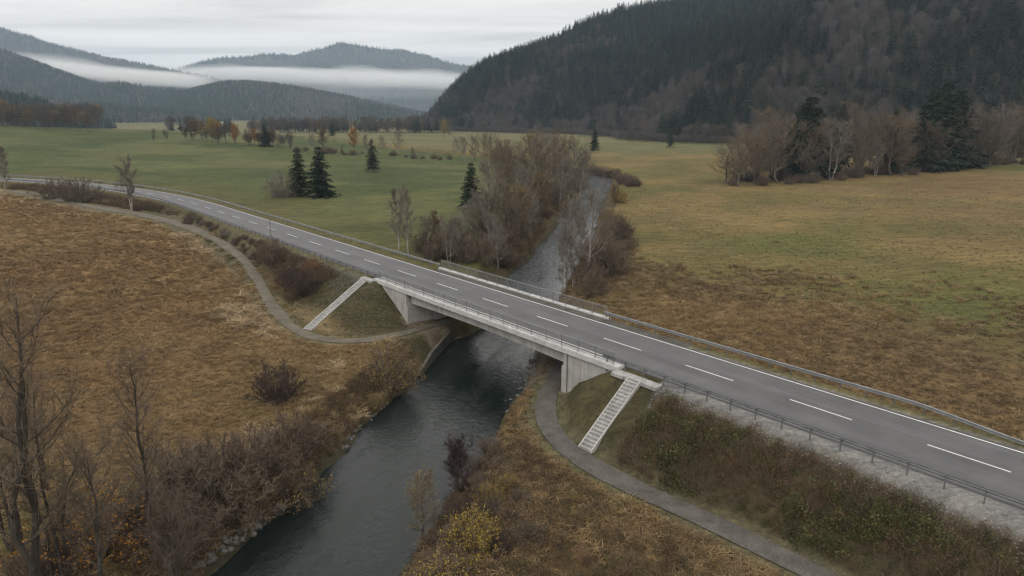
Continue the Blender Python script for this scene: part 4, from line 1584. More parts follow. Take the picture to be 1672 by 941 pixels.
# ---- right bank upstream
tree(BARE_G[1], 'bare_tree', 938, 470, 328, 'tall bare tree standing nearest the water on the right bank behind the bridge', wide=1.0)
tree(BARE_G[0], 'bare_tree', 962, 462, 314, 'tallest slim bare tree on the right bank behind the bridge', wide=.9)
tree(BARE_G[1], 'bare_tree', 921, 482, 385, 'low spreading bare tree at the water edge just behind the far railing', wide=.9)
tree(SLIM[1], 'bare_tree', 950, 440, 345, 'slim bare tree behind the two tall ones on the right bank')
tree(OLIVE[0], 'autumn_tree', 1001, 352, 305, 'small yellow-green tree at the river bend on the right bank', wide=.8)
tree(SH_YE[0], 'yellow_bush', 1012, 332, 310, 'yellow bush at the river bend right of the small yellow-green tree', 'bush', parts=ST)
tree(SH_YE[1], 'yellow_bush', 992, 365, 340, 'yellowish bush on the right bank below the river bend', 'bush', parts=ST)
tree(SH_YE[1], 'yellow_bush', 1016, 384, 366, 'pale yellow bush at the field edge beside the reddish bank shrubs', 'bush', parts=ST)
for k in range(26):
    f = PR.random()
    px, py = np.interp(f, [0, .4, .7, 1], [962, 985, 1005, 1022]) + PR.uniform(-24, 24), np.interp(f, [0, .4, .7, 1], [478, 440, 400, 372]) + PR.uniform(-7, 7)
    x, y, h = at_px(px, py, 0)
    if poly_dist(np.array([x]), np.array([y]), RIVER)[0][0] < 6.0 or abs(LS(x, y)[1]) < 8:
        continue
    plant((SH_RED + SH_BR)[k % 5], 'bare_bush', x, y, PR.uniform(2.6, 5.0), 'reddish-brown leafless bush on the right bank behind the bridge', 'bush', 'bushes on the right bank upstream', ST)
for k in range(22):
    f = PR.random()
    px, py = np.interp(f, [0, .5, 1], [958, 1000, 1045]) + PR.uniform(-6, 6), np.interp(f, [0, .5, 1], [283, 288, 302]) + PR.uniform(-3, 8)
    x, y, h = at_px(px, py, 0)
    plant((SH_RED + SH_DK)[k % 4], 'bare_bush', x, y, PR.uniform(1.6, 4.2), 'low russet shrub along the outside of the river bend', 'bush', 'russet shrubs at the river bend', ST, wide=1.2)

# ---- hedgerow wood on the right
tree(SPR_D[1], 'spruce_tree', 1314, 291, 160, 'tall spruce above the left part of the hedgerow wood on the right', wide=1.1)
tree(SPR[0], 'spruce_tree', 1294, 293, 180, 'smaller spruce leaning on the left of the tall hedgerow spruce')
tree(SPR[2], 'spruce_tree', 1361, 288, 172, 'slim spruce half hidden between bare trees in the hedgerow wood')
tree(SPR[0], 'spruce_tree', 1452, 284, 180, 'single spruce left of the big evergreen clump in the hedgerow wood')
tree(SPR_D[0], 'spruce_tree', 1505, 279, 150, 'wide spruce at the left of the big evergreen clump', wide=1.05)
tree(SPR_D[1], 'spruce_tree', 1530, 276, 137, 'tallest spruce of the big evergreen clump on the right', wide=1.05)
tree(SPR_D[0], 'spruce_tree', 1550, 273, 149, 'spruce at the right side of the big evergreen clump', wide=1.1)
HEDGE_X = [1178, 1200, 1260, 1350, 1450, 1560, 1690]
HEDGE_Y = [306, 309, 303, 297, 289, 279, 268]
for k in range(74):
    px = 1182 + (1690 - 1182) * ((k + PR.random()) / 74)
    py = np.interp(px, HEDGE_X, HEDGE_Y) - PR.uniform(0, 22 if px < 1560 else 10)
    top = py - np.interp(px, [1180, 1215, 1280, 1400, 1560, 1680], [58, 72, 84, 90, 74, 70]) * PR.uniform(.45, 1.2)
    tree((BARE + BARE_G + BARE)[k % 10], 'bare_tree', px, py, top, 'bare brown tree in the hedgerow wood across the right-hand field', 'tree', 'bare trees of the right hedgerow wood', wide=PR.uniform(1.0, 1.7))
for k in range(46):
    px = 1190 + 500 * ((k + PR.random()) / 46)
    py = np.interp(px, HEDGE_X, HEDGE_Y) - PR.uniform(-1, 14)
    x, y, h = at_px(px, py, 0)
    plant((SH_BR + SH_DK + SH_RED)[k % 6], 'bare_bush', x, y, PR.uniform(1.8, 4.6), 'dark leafless bush in the undergrowth of the right hedgerow wood', 'bush', 'bushes of the right hedgerow wood', ST, wide=1.3)

# ---- shrubs on the left embankment
for k in range(140):
    s_ = PR.uniform(-200, -36) if k % 2 else PR.uniform(-98, -36)
    n_ = -(PR.uniform(6.0, 8.6) if s_ > -98 else PR.uniform(6.6, 11.0))
    x, y = road_at(s_, n_)
    if poly_dist(np.array([x]), np.array([y]), PATH_L)[0][0] < (1.35 if s_ > -98 else 2.2) or poly_dist(np.array([x]), np.array([y]), PATH_L)[3][0] > 0:
        continue
    pr = (SH_BR + SH_DK + SH_RED + SH_GR)[k % 7]
    plant(pr, 'bare_bush', x, y, PR.uniform(.8, 1.3) if s_ > -95 else PR.uniform(1.0, 2.0), 'bare brown bush in the scrub between the left road and the path', 'bush', 'scrub on the left embankment', ST, wide=1.15)
tree(SH_OR, 'orange_bush', 512, 447, 420, 'bush with rusty orange leaves on the left embankment above the stairs', 'bush', parts=ST)
tree(SH_RED[0], 'bare_bush', 446, 430, 388, 'large reddish bare bush beside the path on the left embankment', 'bush', parts=ST)
tree(SH_DK[0], 'bare_bush', 500, 482, 440, 'large dark bare bush on the slope left of the left stairs', 'bush', parts=ST, wide=1.0)
tree(SH_DK[0], 'bare_bush', 476, 470, 434, 'dark bare bush at the path left of the large dark one', 'bush', parts=ST)
tree(SH_BR[0], 'bare_bush', 130, 330, 290, 'dark bare thicket bush below the far left bend of the road', 'bush', parts=ST, wide=1.4)
tree(SH_BR[1], 'bare_bush', 92, 324, 292, 'bare thicket bush at the far left below the bend', 'bush', parts=ST, wide=1.5)

# ---- left bank downstream, in front of the bridge
tree(SH_DK[0], 'bare_bush', 455, 655, 590, 'round dark maroon bush in the brown field by the river', 'bush', parts=ST, wide=1.05)
tree(SH_OL, 'leafy_bush', 640, 640, 560, 'brown-leaved bush above the low concrete wall', 'bush', parts=ST, wide=1.0)
tree(SH_YE[1], 'yellow_bush', 612, 668, 640, 'small yellow-green bush at the water edge on the left bank', 'bush', parts=ST)
tree(SH_YS, 'yellow_bush', 486, 826, 745, 'sparse yellow-leaved bush hanging over the water on the left bank', 'bush', parts=ST, wide=1.0)
tree(SH_OR, 'orange_bush', 158, 905, 800, 'orange-leaved bush among the bare trees at the lower left', 'bush', parts=ST, wide=1.5)
big = [(52, 1030, 440, 0, 'tall dark-trunked bare tree at the lower left edge of the picture'),
       (238, 752, 572, 1, 'bare tree with two upright stems in front of the brown field'),
       (80, 800, 596, 3, 'bare tree between the tall dark trunk and the forked tree, lower left'),
       (100, 960, 640, 2, 'many-stemmed bare tree rising from the bottom of the picture at left'),
       (190, 1010, 700, 1, 'low bare tree at the bottom edge behind the orange bush'),
       (20, 900, 570, 2, 'bare tree crowding the tall dark trunk at the left edge'),
       (250, 900, 660, 3, 'grey bare tree right of the orange-leaved bush'),
       (300, 1010, 760, 2, 'leaning bare tree at the bottom edge above the stony bank')]
for px, py, top, k, lab in big:
    tree(NEAR[k], 'bare_tree', px, py, top, lab, wide=1.1)
mounds = [(420, 775, 655), (360, 790, 680), (480, 745, 668), (330, 830, 715), (395, 840, 735), (290, 800, 700), (440, 800, 720), (300, 900, 800), (360, 880, 790), (240, 860, 790),
 (330, 950, 870), (90, 940, 870), (30, 970, 900), (280, 1010, 920), (500, 775, 725), (520, 725, 690)]
for k, (px, py, top) in enumerate(mounds):
    x, y, h = at_px(px, py, top)
    if poly_dist(np.array([x]), np.array([y]), RIVER)[0][0] < 6.6:
        continue
    plant((SH_RED + SH_BR)[k % 5], 'bare_bush', x, y, min(h, 3.6), 'dense reddish-brown leafless bush in the thicket at the lower left bank', 'bush', 'bushes of the lower left thicket', ST, wide=1.25)

# ---- right bank downstream
tree(bare_tree(56, 5, 2.4, TDk, stems=3, base=.2), 'bare_tree', 748, 798, 708, 'small dark leafless tree leaning over the water on the right bank')
tree(WISPY, 'autumn_tree', 690, 884, 764, 'thin tree with few yellow leaves over the water at the lower right bank')
tree(SH_YE[0], 'yellow_bush', 772, 902, 826, 'largest bright yellow bush on the right bank near the bottom', 'bush', parts=ST, wide=.95)
tree(SH_YE[1], 'yellow_bush', 722, 968, 905, 'bright yellow bush at the very bottom of the picture', 'bush', parts=ST, wide=1.3)
tree(SH_YE[1], 'yellow_bush', 800, 818, 785, 'small yellow bush above the largest yellow one', 'bush', parts=ST)
tree(SH_YE[1], 'yellow_bush', 828, 800, 775, 'small sparse yellow bush nearest the grassy bank', 'bush', parts=ST, wide=1.3)
rb = [(800, 745), (780, 770), (815, 765), (765, 800), (745, 835), (725, 860), (712, 890), (705, 925), (785, 800), (760, 850), (740, 895), (800, 840), (690, 955), (735, 935), (830, 850), (815, 900), (850, 820), (860, 880)]
for k, (px, py) in enumerate(rb):
    x, y, h = at_px(px, py, 0)
    plant((SH_RED + SH_DK + SH_BR)[k % 6], 'bare_bush', x, y, PR.uniform(0.9, 1.7), 'low russet leafless bush on the right bank below the bridge', 'bush', 'low bushes on the right bank', ST, wide=1.3)

# ---------------------------------------------------------------- rocks
def rock_mesh(seed):
    rng = np.random.default_rng(seed)
    import bmesh
    bm = bmesh.new()
    bmesh.ops.create_icosphere(bm, subdivisions=2, radius=0.5)
    for _ in range(5):
        nrm = Vector(rng.normal(size=3)).normalized()
        d = rng.uniform(.26, .42)
        for v in bm.verts:
            e = v.co.dot(nrm) - d
            if e > 0:
                v.co -= nrm * e
    sc = rng.uniform(.7, 1.2, 3)
    for v in bm.verts:
        v.co = Vector((v.co.x * sc[0], v.co.y * sc[1], v.co.z * sc[2] * .8)) + Vector(rng.normal(0, .012, 3))
    me = bpy.data.meshes.new('boulder')
    bm.to_mesh(me)
    bm.free()
    me.materials.append(M['rock'])
    return me


ROCKS = [rock_mesh(k) for k in range(6)]


def rock(x, y, size, label, group=None, z=None):
    o = bpy.data.objects.new('boulder', ROCKS[PR.randint(0, 5)])
    COL.objects.link(o)
    zz = g1(x, y) if z is None else z
    o.location = (x, y, max(zz, -0.25) + size * .12)
    o.rotation_euler = (PR.uniform(-.3, .3), PR.uniform(-.3, .3), PR.uniform(0, 6.28))
    o.scale = (size,) * 3
    tag(o, label, 'rock', group)


x, y, z = gp(453, 838)
rock(x, y, 1.25, 'single pale boulder in the water at the left bank', z=0.1)
for k in range(60):
    f = PR.random()
    px, py = np.interp(f, [0, .5, 1], [325, 375, 436]) + PR.uniform(-12, 12), np.interp(f, [0, .5, 1], [925, 888, 842]) + PR.uniform(-9, 9)
    x, y, z = gp(px, py)
    rock(x, y, PR.uniform(.22, .62), 'grey stone in the rocky strip along the lower left water edge', 'stones of the lower left water edge')
for k in range(90):
    f = PR.random()
    px, py = np.interp(f, [0, .3, 1], [826, 852, 880]) + PR.uniform(-9, 9), np.interp(f, [0, .3, 1], [672, 630, 582]) + PR.uniform(-8, 8)
    x, y, z = gp(px, py)
    rock(x, y, PR.uniform(.25, .65), 'dark grey stone of the rubble bank under the right end of the bridge', 'stones under the right end of the bridge')
for k in range(30):
    f = PR.random()
    x, y = np.interp(f, [0, 1], [-9.6, -6.0]) + 0.55 + PR.uniform(-.3, .5), np.interp(f, [0, 1], [67, 85])
    rock(x, y, PR.uniform(.25, .6), 'dark stone at the foot of the low concrete wall', 'stones at the foot of the low wall')
for k in range(26):
    f = PR.random()
    px, py = np.interp(f, [0, .5, 1], [560, 575, 625]) + PR.uniform(-4, 4), np.interp(f, [0, .5, 1], [738, 712, 664]) + PR.uniform(-4, 4)
    x, y, z = gp(px, py)
    rock(x, y, PR.uniform(.2, .5), 'grey stone at the foot of the grassy left bank', 'stones along the middle left bank')

# ---------------------------------------------------------------- ground cover that nobody could count
rng = np.random.default_rng(77)
TUFTS = [clump(100 + k, 20, .6, .4, lie, .045, M['straw']) for k, lie in enumerate([.9, 1.4, 1.8])]
TUFTS_R = [clump(104 + k, 20, .55, .4, lie, .045, M['straw_rust']) for k, lie in enumerate([.9, 1.4, 1.8])]
TUSS = [clump(108 + k, 46, .95, .5, lie, .05, M['straw_pale']) for k, lie in enumerate([1.0, 1.6])]
TUFTS_D = [clump(110 + k, 20, .62, .42, lie, .045, M['straw_dark']) for k, lie in enumerate([.9, 1.4, 1.8])]
TUFTS_G = [clump(120 + k, 20, .45, .4, lie, .045, M['olive_grass']) for k, lie in enumerate([.8, 1.3])]
SPRIG = [leafy(130 + k, mats=[M['leaf_brown'], M['twig_red']], R=.6, H=.8 + .15 * k, sz=.13, n=90, sticks=16) for k in range(3)]
SPRIG_G = [leafy(140 + k, mats=[M['leaf_green'], M['twig']], R=.6, H=.9, sz=.15, n=90) for k in range(2)]


def cover(name, meshes, x0, x1, y0, y1, step, keep, smin, smax, align=None, weights=None, falloff=None):
    X, Y = grid_points(rng, x0, x1, y0, y1, step)
    k = keep(X, Y)
    X, Y = X[k], Y[k]
    Z = G(X, Y)
    k = in_view(X, Y, Z)
    X, Y, Z = X[k], Y[k], Z[k]
    if falloff:
        d = np.hypot(X, Y)
        k = rng.uniform(size=len(X)) < np.clip((falloff / d) ** 1.5, 0, 1)
        X, Y, Z = X[k], Y[k], Z[k]
    d = np.hypot(X, Y)
    s = rng.uniform(smin, smax, len(X)) * np.clip(d / 80, 0.8, 1.35)
    rz = rng.uniform(0, 6.283, len(X))
    pt = fbm(X, Y, 20, 4, 99) + rng.normal(0, .09, len(X))
    idx = np.clip((np.argsort(np.argsort(pt)) / max(len(X), 1) * len(meshes)).astype(int), 0, len(meshes) - 1)
    print(name, len(X))
    return scatter(name, meshes, np.stack([X, Y, Z - .02], 1), rz, s, idx, tilt=rng.normal(0, .12, (len(X), 2)))


def dpath(X, Y):
    return np.minimum(poly_dist(X, Y, PATH_L)[0], poly_dist(X, Y, PATH_R)[0])


def bankd(X, Y):
    d, h, _, sd = poly_dist(X, Y, RIVER, RIV_HW)
    return d - h, sd


def k_left(X, Y):
    s, n = LS(X, Y)
    dd, sd = bankd(X, Y)
    droad = poly_dist(X, Y, RC[::3])[0]
    return (dd > .6) & (sd > 0) & ~((s > -34) & (poly_dist(X, Y, PATH_L)[3] < 0)) & (n < -6) & (dpath(X, Y) > 1.9 + 1.9 * sstep(-30, -60, X)) & (droad > 10)


cover('dry_grass', TUFTS_R + TUFTS_R + TUFTS, -150, 4, 24, 190, .44, lambda X, Y: k_left(X, Y), .5, 1.15, falloff=74)


cover('tussocks', TUSS + TUFTS, -110, 2, 24, 175, .8, lambda X, Y: k_left(X, Y) & ((dpath(X, Y) < 2.5 + 13 * (fbm(X, Y, 12, 3, 91) - .25)) | (bankd(X, Y)[0] < 8)) & (fbm(X, Y, 4, 3, 92) > .42), .7, 1.5, falloff=95)


def k_rfield(X, Y):
    s, n = LS(X, Y)
    dd, sd = bankd(X, Y)
    return (dd > .6) & (sd < 0) & (n > 6.5) & (n < 66 * fbm(X, Y, 16, 3, 82) + 8 + rng.normal(0, 7, X.shape)) & (s > -30)


cover('rough_grass', TUFTS_D + TUFTS_D + TUFTS[:2], 0, 95, 20, 150, .55, lambda X, Y: k_rfield(X, Y) & (fbm(X, Y, 5, 3, 83) > .2), .6, 1.4, falloff=70)


def k_rfield2(X, Y):
    s, n = LS(X, Y)
    dd, sd = bankd(X, Y)
    return (dd > .8) & (sd < 0) & (n > 14) & (Y < 235) & (rng.uniform(size=X.shape) < .25 + 1.2 * (fbm(X, Y, 20, 4, 84) - .35))


cover('field_grass', TUFTS[:1] + TUFTS_G + TUFTS_G, 0, 190, 40, 235, 0.9, k_rfield2, .25, .55, falloff=120)


def k_lbank(X, Y):
    s, n = LS(X, Y)
    dd, sd = bankd(X, Y)
    return (dd > .1) & (dd < 3.6) & (sd > 0) & (n < -9) & (dpath(X, Y) > 1.6)


cover('bank_weeds', SPRIG + TUFTS_G + TUFTS_D, -34, 0, 22, 74, .36, k_lbank, .5, 1.15)


def k_rbank(X, Y):
    s, n = LS(X, Y)
    dd, sd = bankd(X, Y)
    return (dd > .3) & (sd < 0) & (n < -7) & (dpath(X, Y) > 1.6) & (poly_dist(X, Y, PATH_R)[3] < 0)


cover('bank_grass', TUFTS + TUFTS_D + TUFTS_G[:1], -14, 34, 24, 66, .38, lambda X, Y: k_rbank(X, Y) & (fbm(X, Y, 4, 3, 85) > .2), .6, 1.4)
cover('bank_weeds', SPRIG, -14, 34, 24, 60, .6, lambda X, Y: k_rbank(X, Y) & (fbm(X, Y, 5, 3, 86) > .5) & (dpath(X, Y) > 2.6), .6, 1.1)


def k_emb(X, Y):
    s, n = LS(X, Y)
    g_ = 5.65 + .9 * sstep(24, 44, s) * (fbm(X, Y, 3, 3, 87)) + rng.uniform(0, .8, X.shape)
    return (s > 25.4) & (n < -g_) & (n > -17) & (dpath(X, Y) > 1.7) & (poly_dist(X, Y, PATH_R)[3] > 0)


cover('undergrowth', SPRIG + SPRIG[:1] + SPRIG_G[:1], -2, 40, 10, 56, .4, k_emb, .45, 1.25)
cover('bramble_cover', SPRIG_G, -2, 40, 10, 56, .42, lambda X, Y: k_emb(X, Y) & (fbm(X, Y, 3.5, 3, 88) > .55) & (LS(X, Y)[1] < -7.6), .8, 1.5)


def k_cone(X, Y):
    s, n = LS(X, Y)
    a = (s > 13.6) & (s < 24.6) & (n < -5.5) & (n > -13)
    b_ = (s > -30) & (s < -12) & (n < -5.5) & (n > -17)
    st1 = (np.abs(s - 22.45) < 1.0) & (n < -5)
    t = np.clip((-n - 5.9) / 9.5, 0, 1)
    st2 = np.abs(s - (-22.9 + 3.2 * t)) < 1.35
    return (a | b_) & ~st1 & ~st2 & (dpath(X, Y) > 1.6) & (G(X, Y) > 1.2)


cover('slope_grass', TUFTS_G + TUFTS_D[:1], -30, 16, 40, 96, .34, lambda X, Y: k_cone(X, Y) & (fbm(X, Y, 3, 3, 89) > .45), .22, .45)


def k_lemb(X, Y):
    s, n = LS(X, Y)
    d = poly_dist(X, Y, RC[::3])[0]
    return (n < 0) & (d > 6.4) & (d < 14) & (s < -29) & (dpath(X, Y) > 2.2 + 1.2 * sstep(-30, -60, X)) & (poly_dist(X, Y, PATH_L)[3] < 0) & (Y < 215)


cover('embankment_weeds', SPRIG + TUFTS_G, -150, -18, 80, 215, .55, k_lemb, .6, 1.2, falloff=110)


cover('verge_grass', TUFTS_G + TUFTS[:1], -60, 34, 24, 150, .3, lambda X, Y: (dpath(X, Y) > .78) & (dpath(X, Y) < 2.2) & (bankd(X, Y)[0] > .5) & (fbm(X, Y, 1.2, 2, 93) > .48), .25, .6)


# loose pale stones of the gravel shoulder and the stony cones
def pebble(seed):
    o_ = ROCKS[seed % 6].copy()
    o_.materials.clear()
    o_.materials.append(M['pebble'])
    return o_


M['pebble'] = surf_mat('pebble', (0.12, 0.115, 0.11), (0.3, 0.29, 0.28), 2.5, .9)
PEB = [pebble(k) for k in range(3)]


PEB_D = ROCKS[:3]


def k_grav(X, Y):
    s, n = LS(X, Y)
    g_ = 6.3 + 2.6 * sstep(24, 44, s) * (fbm(X, Y, 3, 3, 87))
    return (s > 24.5) & (s < 60) & (n < -5.2) & (n > -g_)


o = cover('gravel', PEB, 0, 40, 10, 56, .2, k_grav, .07, .2)
cover('verge_stones', PEB + PEB_D, -40, 34, 24, 110, .3, lambda X, Y: (dpath(X, Y) > .9) & (dpath(X, Y) < 1.9) & (bankd(X, Y)[0] > .5) & (fbm(X, Y, 2, 2, 94) > .5), .05, .16)
o = cover('cone_rubble', PEB_D, -30, 16, 40, 96, .42, lambda X, Y: k_cone(X, Y) & (fbm(X, Y, 5, 3, 90) > .5), .1, .24)

# ---------------------------------------------------------------- wooded hills
def ridge_hill(name, crest, depth_front, depth_back, mat, seed, rows=26, amp=0.05):
    """crest: (px, py, distance) of the bare ridge; a solid hill with its own depth"""
    C = []
    cr = np.array(crest, float)
    pxs = np.arange(cr[0, 0], cr[-1, 0] + 1, 4.0)
    for px in pxs:
        py = np.interp(px, cr[:, 0], cr[:, 1])
        D_ = np.interp(px, cr[:, 0], cr[:, 2])
        d = ray(px, py)
        t = D_ / d[1]
        C.append((d[0] * t, d[1] * t, CAM_H + d[2] * t))
    C = np.array(C)
    v = np.concatenate([np.linspace(-1, 0, rows), np.linspace(0, 1, rows // 2)[1:]])
    prof = np.where(v < 0, (np.cos(np.pi * v) + 1) / 2 * 0.35 + (1 + v) * 0.65, (np.cos(np.pi * v) + 1) / 2)
    X = C[None, :, 0] * (1 + 0.0 * v[:, None])
    dep = np.where(v < 0, depth_front, depth_back)
    Y = C[None, :, 1] + (v * dep)[:, None]
    X = C[None, :, 0] * Y / C[None, :, 1] * 0.5 + C[None, :, 0] * 0.5
    Zc = C[None, :, 2]
    env = np.clip(np.abs(v) * (1 - np.abs(v)) * 3, 0, 1)[:, None]
    Z = Zc * prof[:, None] + (fbm(X, Y, depth_front * .5, 4, seed) - .5) * Zc * amp * 8 * env * prof[:, None] - 3 * (1 - prof[:, None])
    k, r = X.shape
    mb = MB()
    mb.loft(np.stack([X, Y, Z], -1), closed=False, caps=False)
    o = mb.build(name, mat, smooth=True, kind='structure')
    return X, Y, Z


def trees_on(X, Y, Z, n, seed):
    r2 = np.random.default_rng(seed)
    k, r = X.shape
    A = np.abs(np.gradient(X, axis=1) * np.gradient(Y, axis=0))
    i0 = r2.choice(k * r, n * 2, p=(A / A.sum()).ravel())
    i, j = i0 // r, i0 % r
    keep = (i < k - 1) & (j < r - 1) & (Z[np.minimum(i, k - 1), j] > 2)
    i, j = i[keep][:n], j[keep][:n]
    u, w = r2.uniform(size=len(i)), r2.uniform(size=len(i))

    def bl(F):
        return F[i, j] * (1 - u) * (1 - w) + F[i + 1, j] * u * (1 - w) + F[i, j + 1] * (1 - u) * w + F[i + 1, j + 1] * u * w

    return np.stack([bl(X), bl(Y), bl(Z) - 0.5], 1)


M['forest_floor'] = surf_mat('forest_floor', (0.03, 0.034, 0.028), (0.06, 0.05, 0.042), 0.01, .95, fine=.06)
M['far_forest'] = surf_mat('far_forest', (0.02, 0.028, 0.024), (0.055, 0.048, 0.042), 0.008, .95, fine=.05, bump=.8)
# cheap far conifers: three ragged skirts
def far_conifer(seed):
    r2 = np.random.default_rng(seed)
    mb = MB()
    for z0, z1, R_ in ((1.5, 10, 3.4), (7, 15, 2.6), (12, 20, 1.5)):
        k = 7
        a = np.arange(k) * 6.283 / k + r2.uniform(0, 1)
        rr = R_ * r2.uniform(.75, 1.2, k)
        V = np.concatenate([np.stack([np.cos(a) * rr, np.sin(a) * rr, z0 + r2.uniform(-1, 1, k)], 1), [[0, 0, z1]]])
        mb.add(V, T=[(q, (q + 1) % k, k) for q in range(k)])
    return mb.build_mesh('far_conifer', [M['needle_far']])


def far_broadleaf(seed):
    r2 = np.random.default_rng(seed)
    mb = MB()
    n = 46
    d = unit(r2.normal(size=(n, 3)))
    c = np.array([0, 0, 8.5]) + d * np.array([4, 4, 5.0]) * r2.uniform(.5, 1, (n, 1))
    leaf_quads(mb, r2, c, 3.2, 0)
    mb.prisms(np.array([[0, 0, -1.0]]), np.array([[0, 0, 8.0]]), .3, .12)
    return mb.build_mesh('far_broadleaf', [M['twig_far']])


FCON = [far_conifer(200 + k) for k in range(3)]
FBRO = [far_broadleaf(210 + k) for k in range(2)]


def wood(name, P, seed, bare_frac, smin, smax, patch):
    r2 = np.random.default_rng(seed)
    f = fbm(P[:, 0], P[:, 1], patch, 3, seed)
    bare = f + r2.normal(0, .08, len(P)) < np.quantile(f, bare_frac)
    idx = np.where(bare, 3 + r2.integers(0, 2, len(P)), r2.integers(0, 3, len(P)))
    scatter(name, FCON + FBRO, P, r2.uniform(0, 6.28, len(P)), r2.uniform(smin, smax, len(P)), idx)
    print(name, len(P))


HA = ridge_hill('hill', [(-160, 120, 1000), (-60, 150, 980), (0, 165, 960), (40, 172, 950), (80, 189, 940), (110, 199, 930), (150, 214, 920), (175, 222, 915)], 150, 300, M['forest_floor'], 301)
HB0 = ridge_hill('hill', [(-220, 140, 1700), (-60, 158, 1700), (40, 163, 1700), (100, 172, 1720), (200, 182, 1750), (300, 190, 1800), (380, 202, 1850)], 260, 500, M['forest_floor'], 302)
HB = ridge_hill('hill', [(-400, 30, 2500), (-150, 60, 2500), (0, 86, 2500), (50, 102, 2500), (90, 119, 2500), (125, 131, 2520), (165, 143, 2540), (196, 140, 2550), (230, 145, 2560), (262, 150, 2580),
                         (310, 151, 2600), (335, 144, 2600), (365, 138, 2600), (400, 136, 2600), (450, 141, 2600), (500, 149, 2600), (550, 159, 2600), (600, 169, 2620), (650, 181, 2640), (690, 190, 2660)], 700, 700, M['forest_floor'], 303, amp=.035)
HC = ridge_hill('mountain', [(-500, -40, 4300), (-150, 12, 4300), (0, 46, 4300), (45, 59, 4300), (85, 72, 4300), (140, 86, 4300), (172, 95, 4300), (205, 100, 4300), (245, 108, 4350), (285, 116, 4400), (340, 127, 4500), (420, 150, 4600), (520, 175, 4700)],
                1000, 1200, M['far_forest'], 304, amp=.03)
HD = ridge_hill('mountain', [(240, 135, 5400), (295, 112, 5500), (330, 101, 5500), (360, 95, 5500), (400, 94, 5500), (425, 90, 5500), (445, 89, 5500), (475, 91, 5500), (492, 88, 5500), (510, 83, 5500), (528, 80, 5500), (545, 73, 5500), (565, 71, 5500), (590, 76, 5500),
                             (625, 81, 5500), (660, 83, 5500), (700, 92, 5500), (730, 103, 5500), (770, 110, 5500), (840, 128, 5500), (920, 150, 5500)], 1100, 1300, M['far_forest'], 305, amp=.02)
HE = ridge_hill('mountain', [(380, 170, 5200), (480, 150, 5200), (560, 142, 5200), (620, 148, 5200), (680, 160, 5200), (740, 172, 5200), (800, 186, 5200)], 900, 900, M['far_forest'], 306, amp=.02)
wood('forest', trees_on(*HB0, 9000, 1), 312, .3, .7, 1.1, 120)
wood('forest', trees_on(*HB, 26000, 2), 313, .35, .8, 1.2, 220)
wood('forest', trees_on(*HC, 20000, 3), 314, .3, .7, 1.1, 300)
wood('forest', trees_on(*HD, 16000, 4), 315, .3, .8, 1.3, 300)

HF = ridge_hill('mountain', [(250, 140, 5100), (300, 119, 5150), (330, 108, 5150), (365, 102, 5150), (405, 99, 5150), (440, 97, 5150), (470, 103, 5150), (510, 113, 5150), (560, 125, 5150), (640, 140, 5150)], 700, 600, M['far_forest'], 307, amp=.02)
# near wood at the left edge: each tree its own
PA = trees_on(*HA, 1500, 5)
pxa, pya, da = proj(PA[:, 0], PA[:, 1], PA[:, 2])
PA = PA[(pxa > -25) & (pxa < 190)]
order = np.argsort(np.hypot(PA[:, 0], PA[:, 1]))
for q, i in enumerate(order[:130]):
    x, y, z = PA[i]
    me, H = SPR_F[q % 3]
    o = bpy.data.objects.new('spruce_tree', me)
    COL.objects.link(o)
    o.location = (x, y, z)
    s = PR.uniform(13, 20) / H
    o.scale = (s, s, s)
    o.rotation_euler = (0, 0, PR.uniform(0, 6))
    tag(o, 'dark spruce in the wood beyond the green meadow at the left edge', 'tree', 'spruces of the left wood')
if len(order) > 130:
    wood('forest', PA[order[130:]], 316, .05, .7, 1.0, 60)
for k in range(44):
    px = PR.uniform(-20, 160)
    x, y, z = gp(px, np.interp(px, [0, 150], [208, 217]) - 0.5)
    y2 = y + PR.uniform(5, 60)
    plant_one((BARE_F + BARE_FL + BARE_FL)[k % 7], 'autumn_tree' if k % 7 > 2 else 'bare_tree', x * y2 / y, y2, PR.uniform(11, 19),
              ('ochre-leaved tree' if k % 7 > 2 else 'bare brown tree') + ' at the edge of the left wood beyond the green meadow', 'tree', ('ochre' if k % 7 > 2 else 'bare') + ' trees at the edge of the left wood')

# big wooded hill on the right
r2 = np.random.default_rng(500)
X, Y = grid_points(r2, -280, 900, 380, 1500, 6.9)
u = hill_u(X, Y)
k = u > -4
X, Y, u = X[k], Y[k], u[k]
Z = G(X, Y, False)
k = in_view(X, Y, Z, 40, 40) & (u < 520)
pxh, pyh, dh = proj(X, Y, Z)
k &= pyh > -45
X, Y, Z, u = X[k], Y[k], Z[k], u[k]
f = fbm(X, Y, 70, 4, 501)
f3 = fbm(X, Y, 220, 2, 503)
bare = f + r2.normal(0, .07, len(X)) + 0.42 * sstep(85, 10, u) * np.clip(1.25 - f3, .4, 1) + 0.05 * sstep(800, 450, Y) > 0.715
D = np.hypot(X, Y)
print('hill trees', len(X), 'bare', int(bare.sum()))
con = np.where(~bare)[0]
con = con[np.argsort(D[con])]
bar = np.where(bare)[0]
bar = bar[np.argsort(D[bar])]
NC, NB = 150, 84
for q, i in enumerate(con[:NC]):
    o = plant_one(SPR_F[q % 3], 'spruce_tree', X[i], Y[i], PR.uniform(14, 23), 'dark spruce in the forest on the big right-hand hill', 'tree', 'spruces of the right hill forest')
for q, i in enumerate(bar[:NB]):
    plant_one(BARE_F[q % 3], 'bare_tree', X[i], Y[i], PR.uniform(9, 15), 'bare grey-brown tree at the foot of the big right-hand hill', 'tree', 'bare trees at the foot of the right hill', 1.15)
ci, bi = con[NC:], bar[NB:]
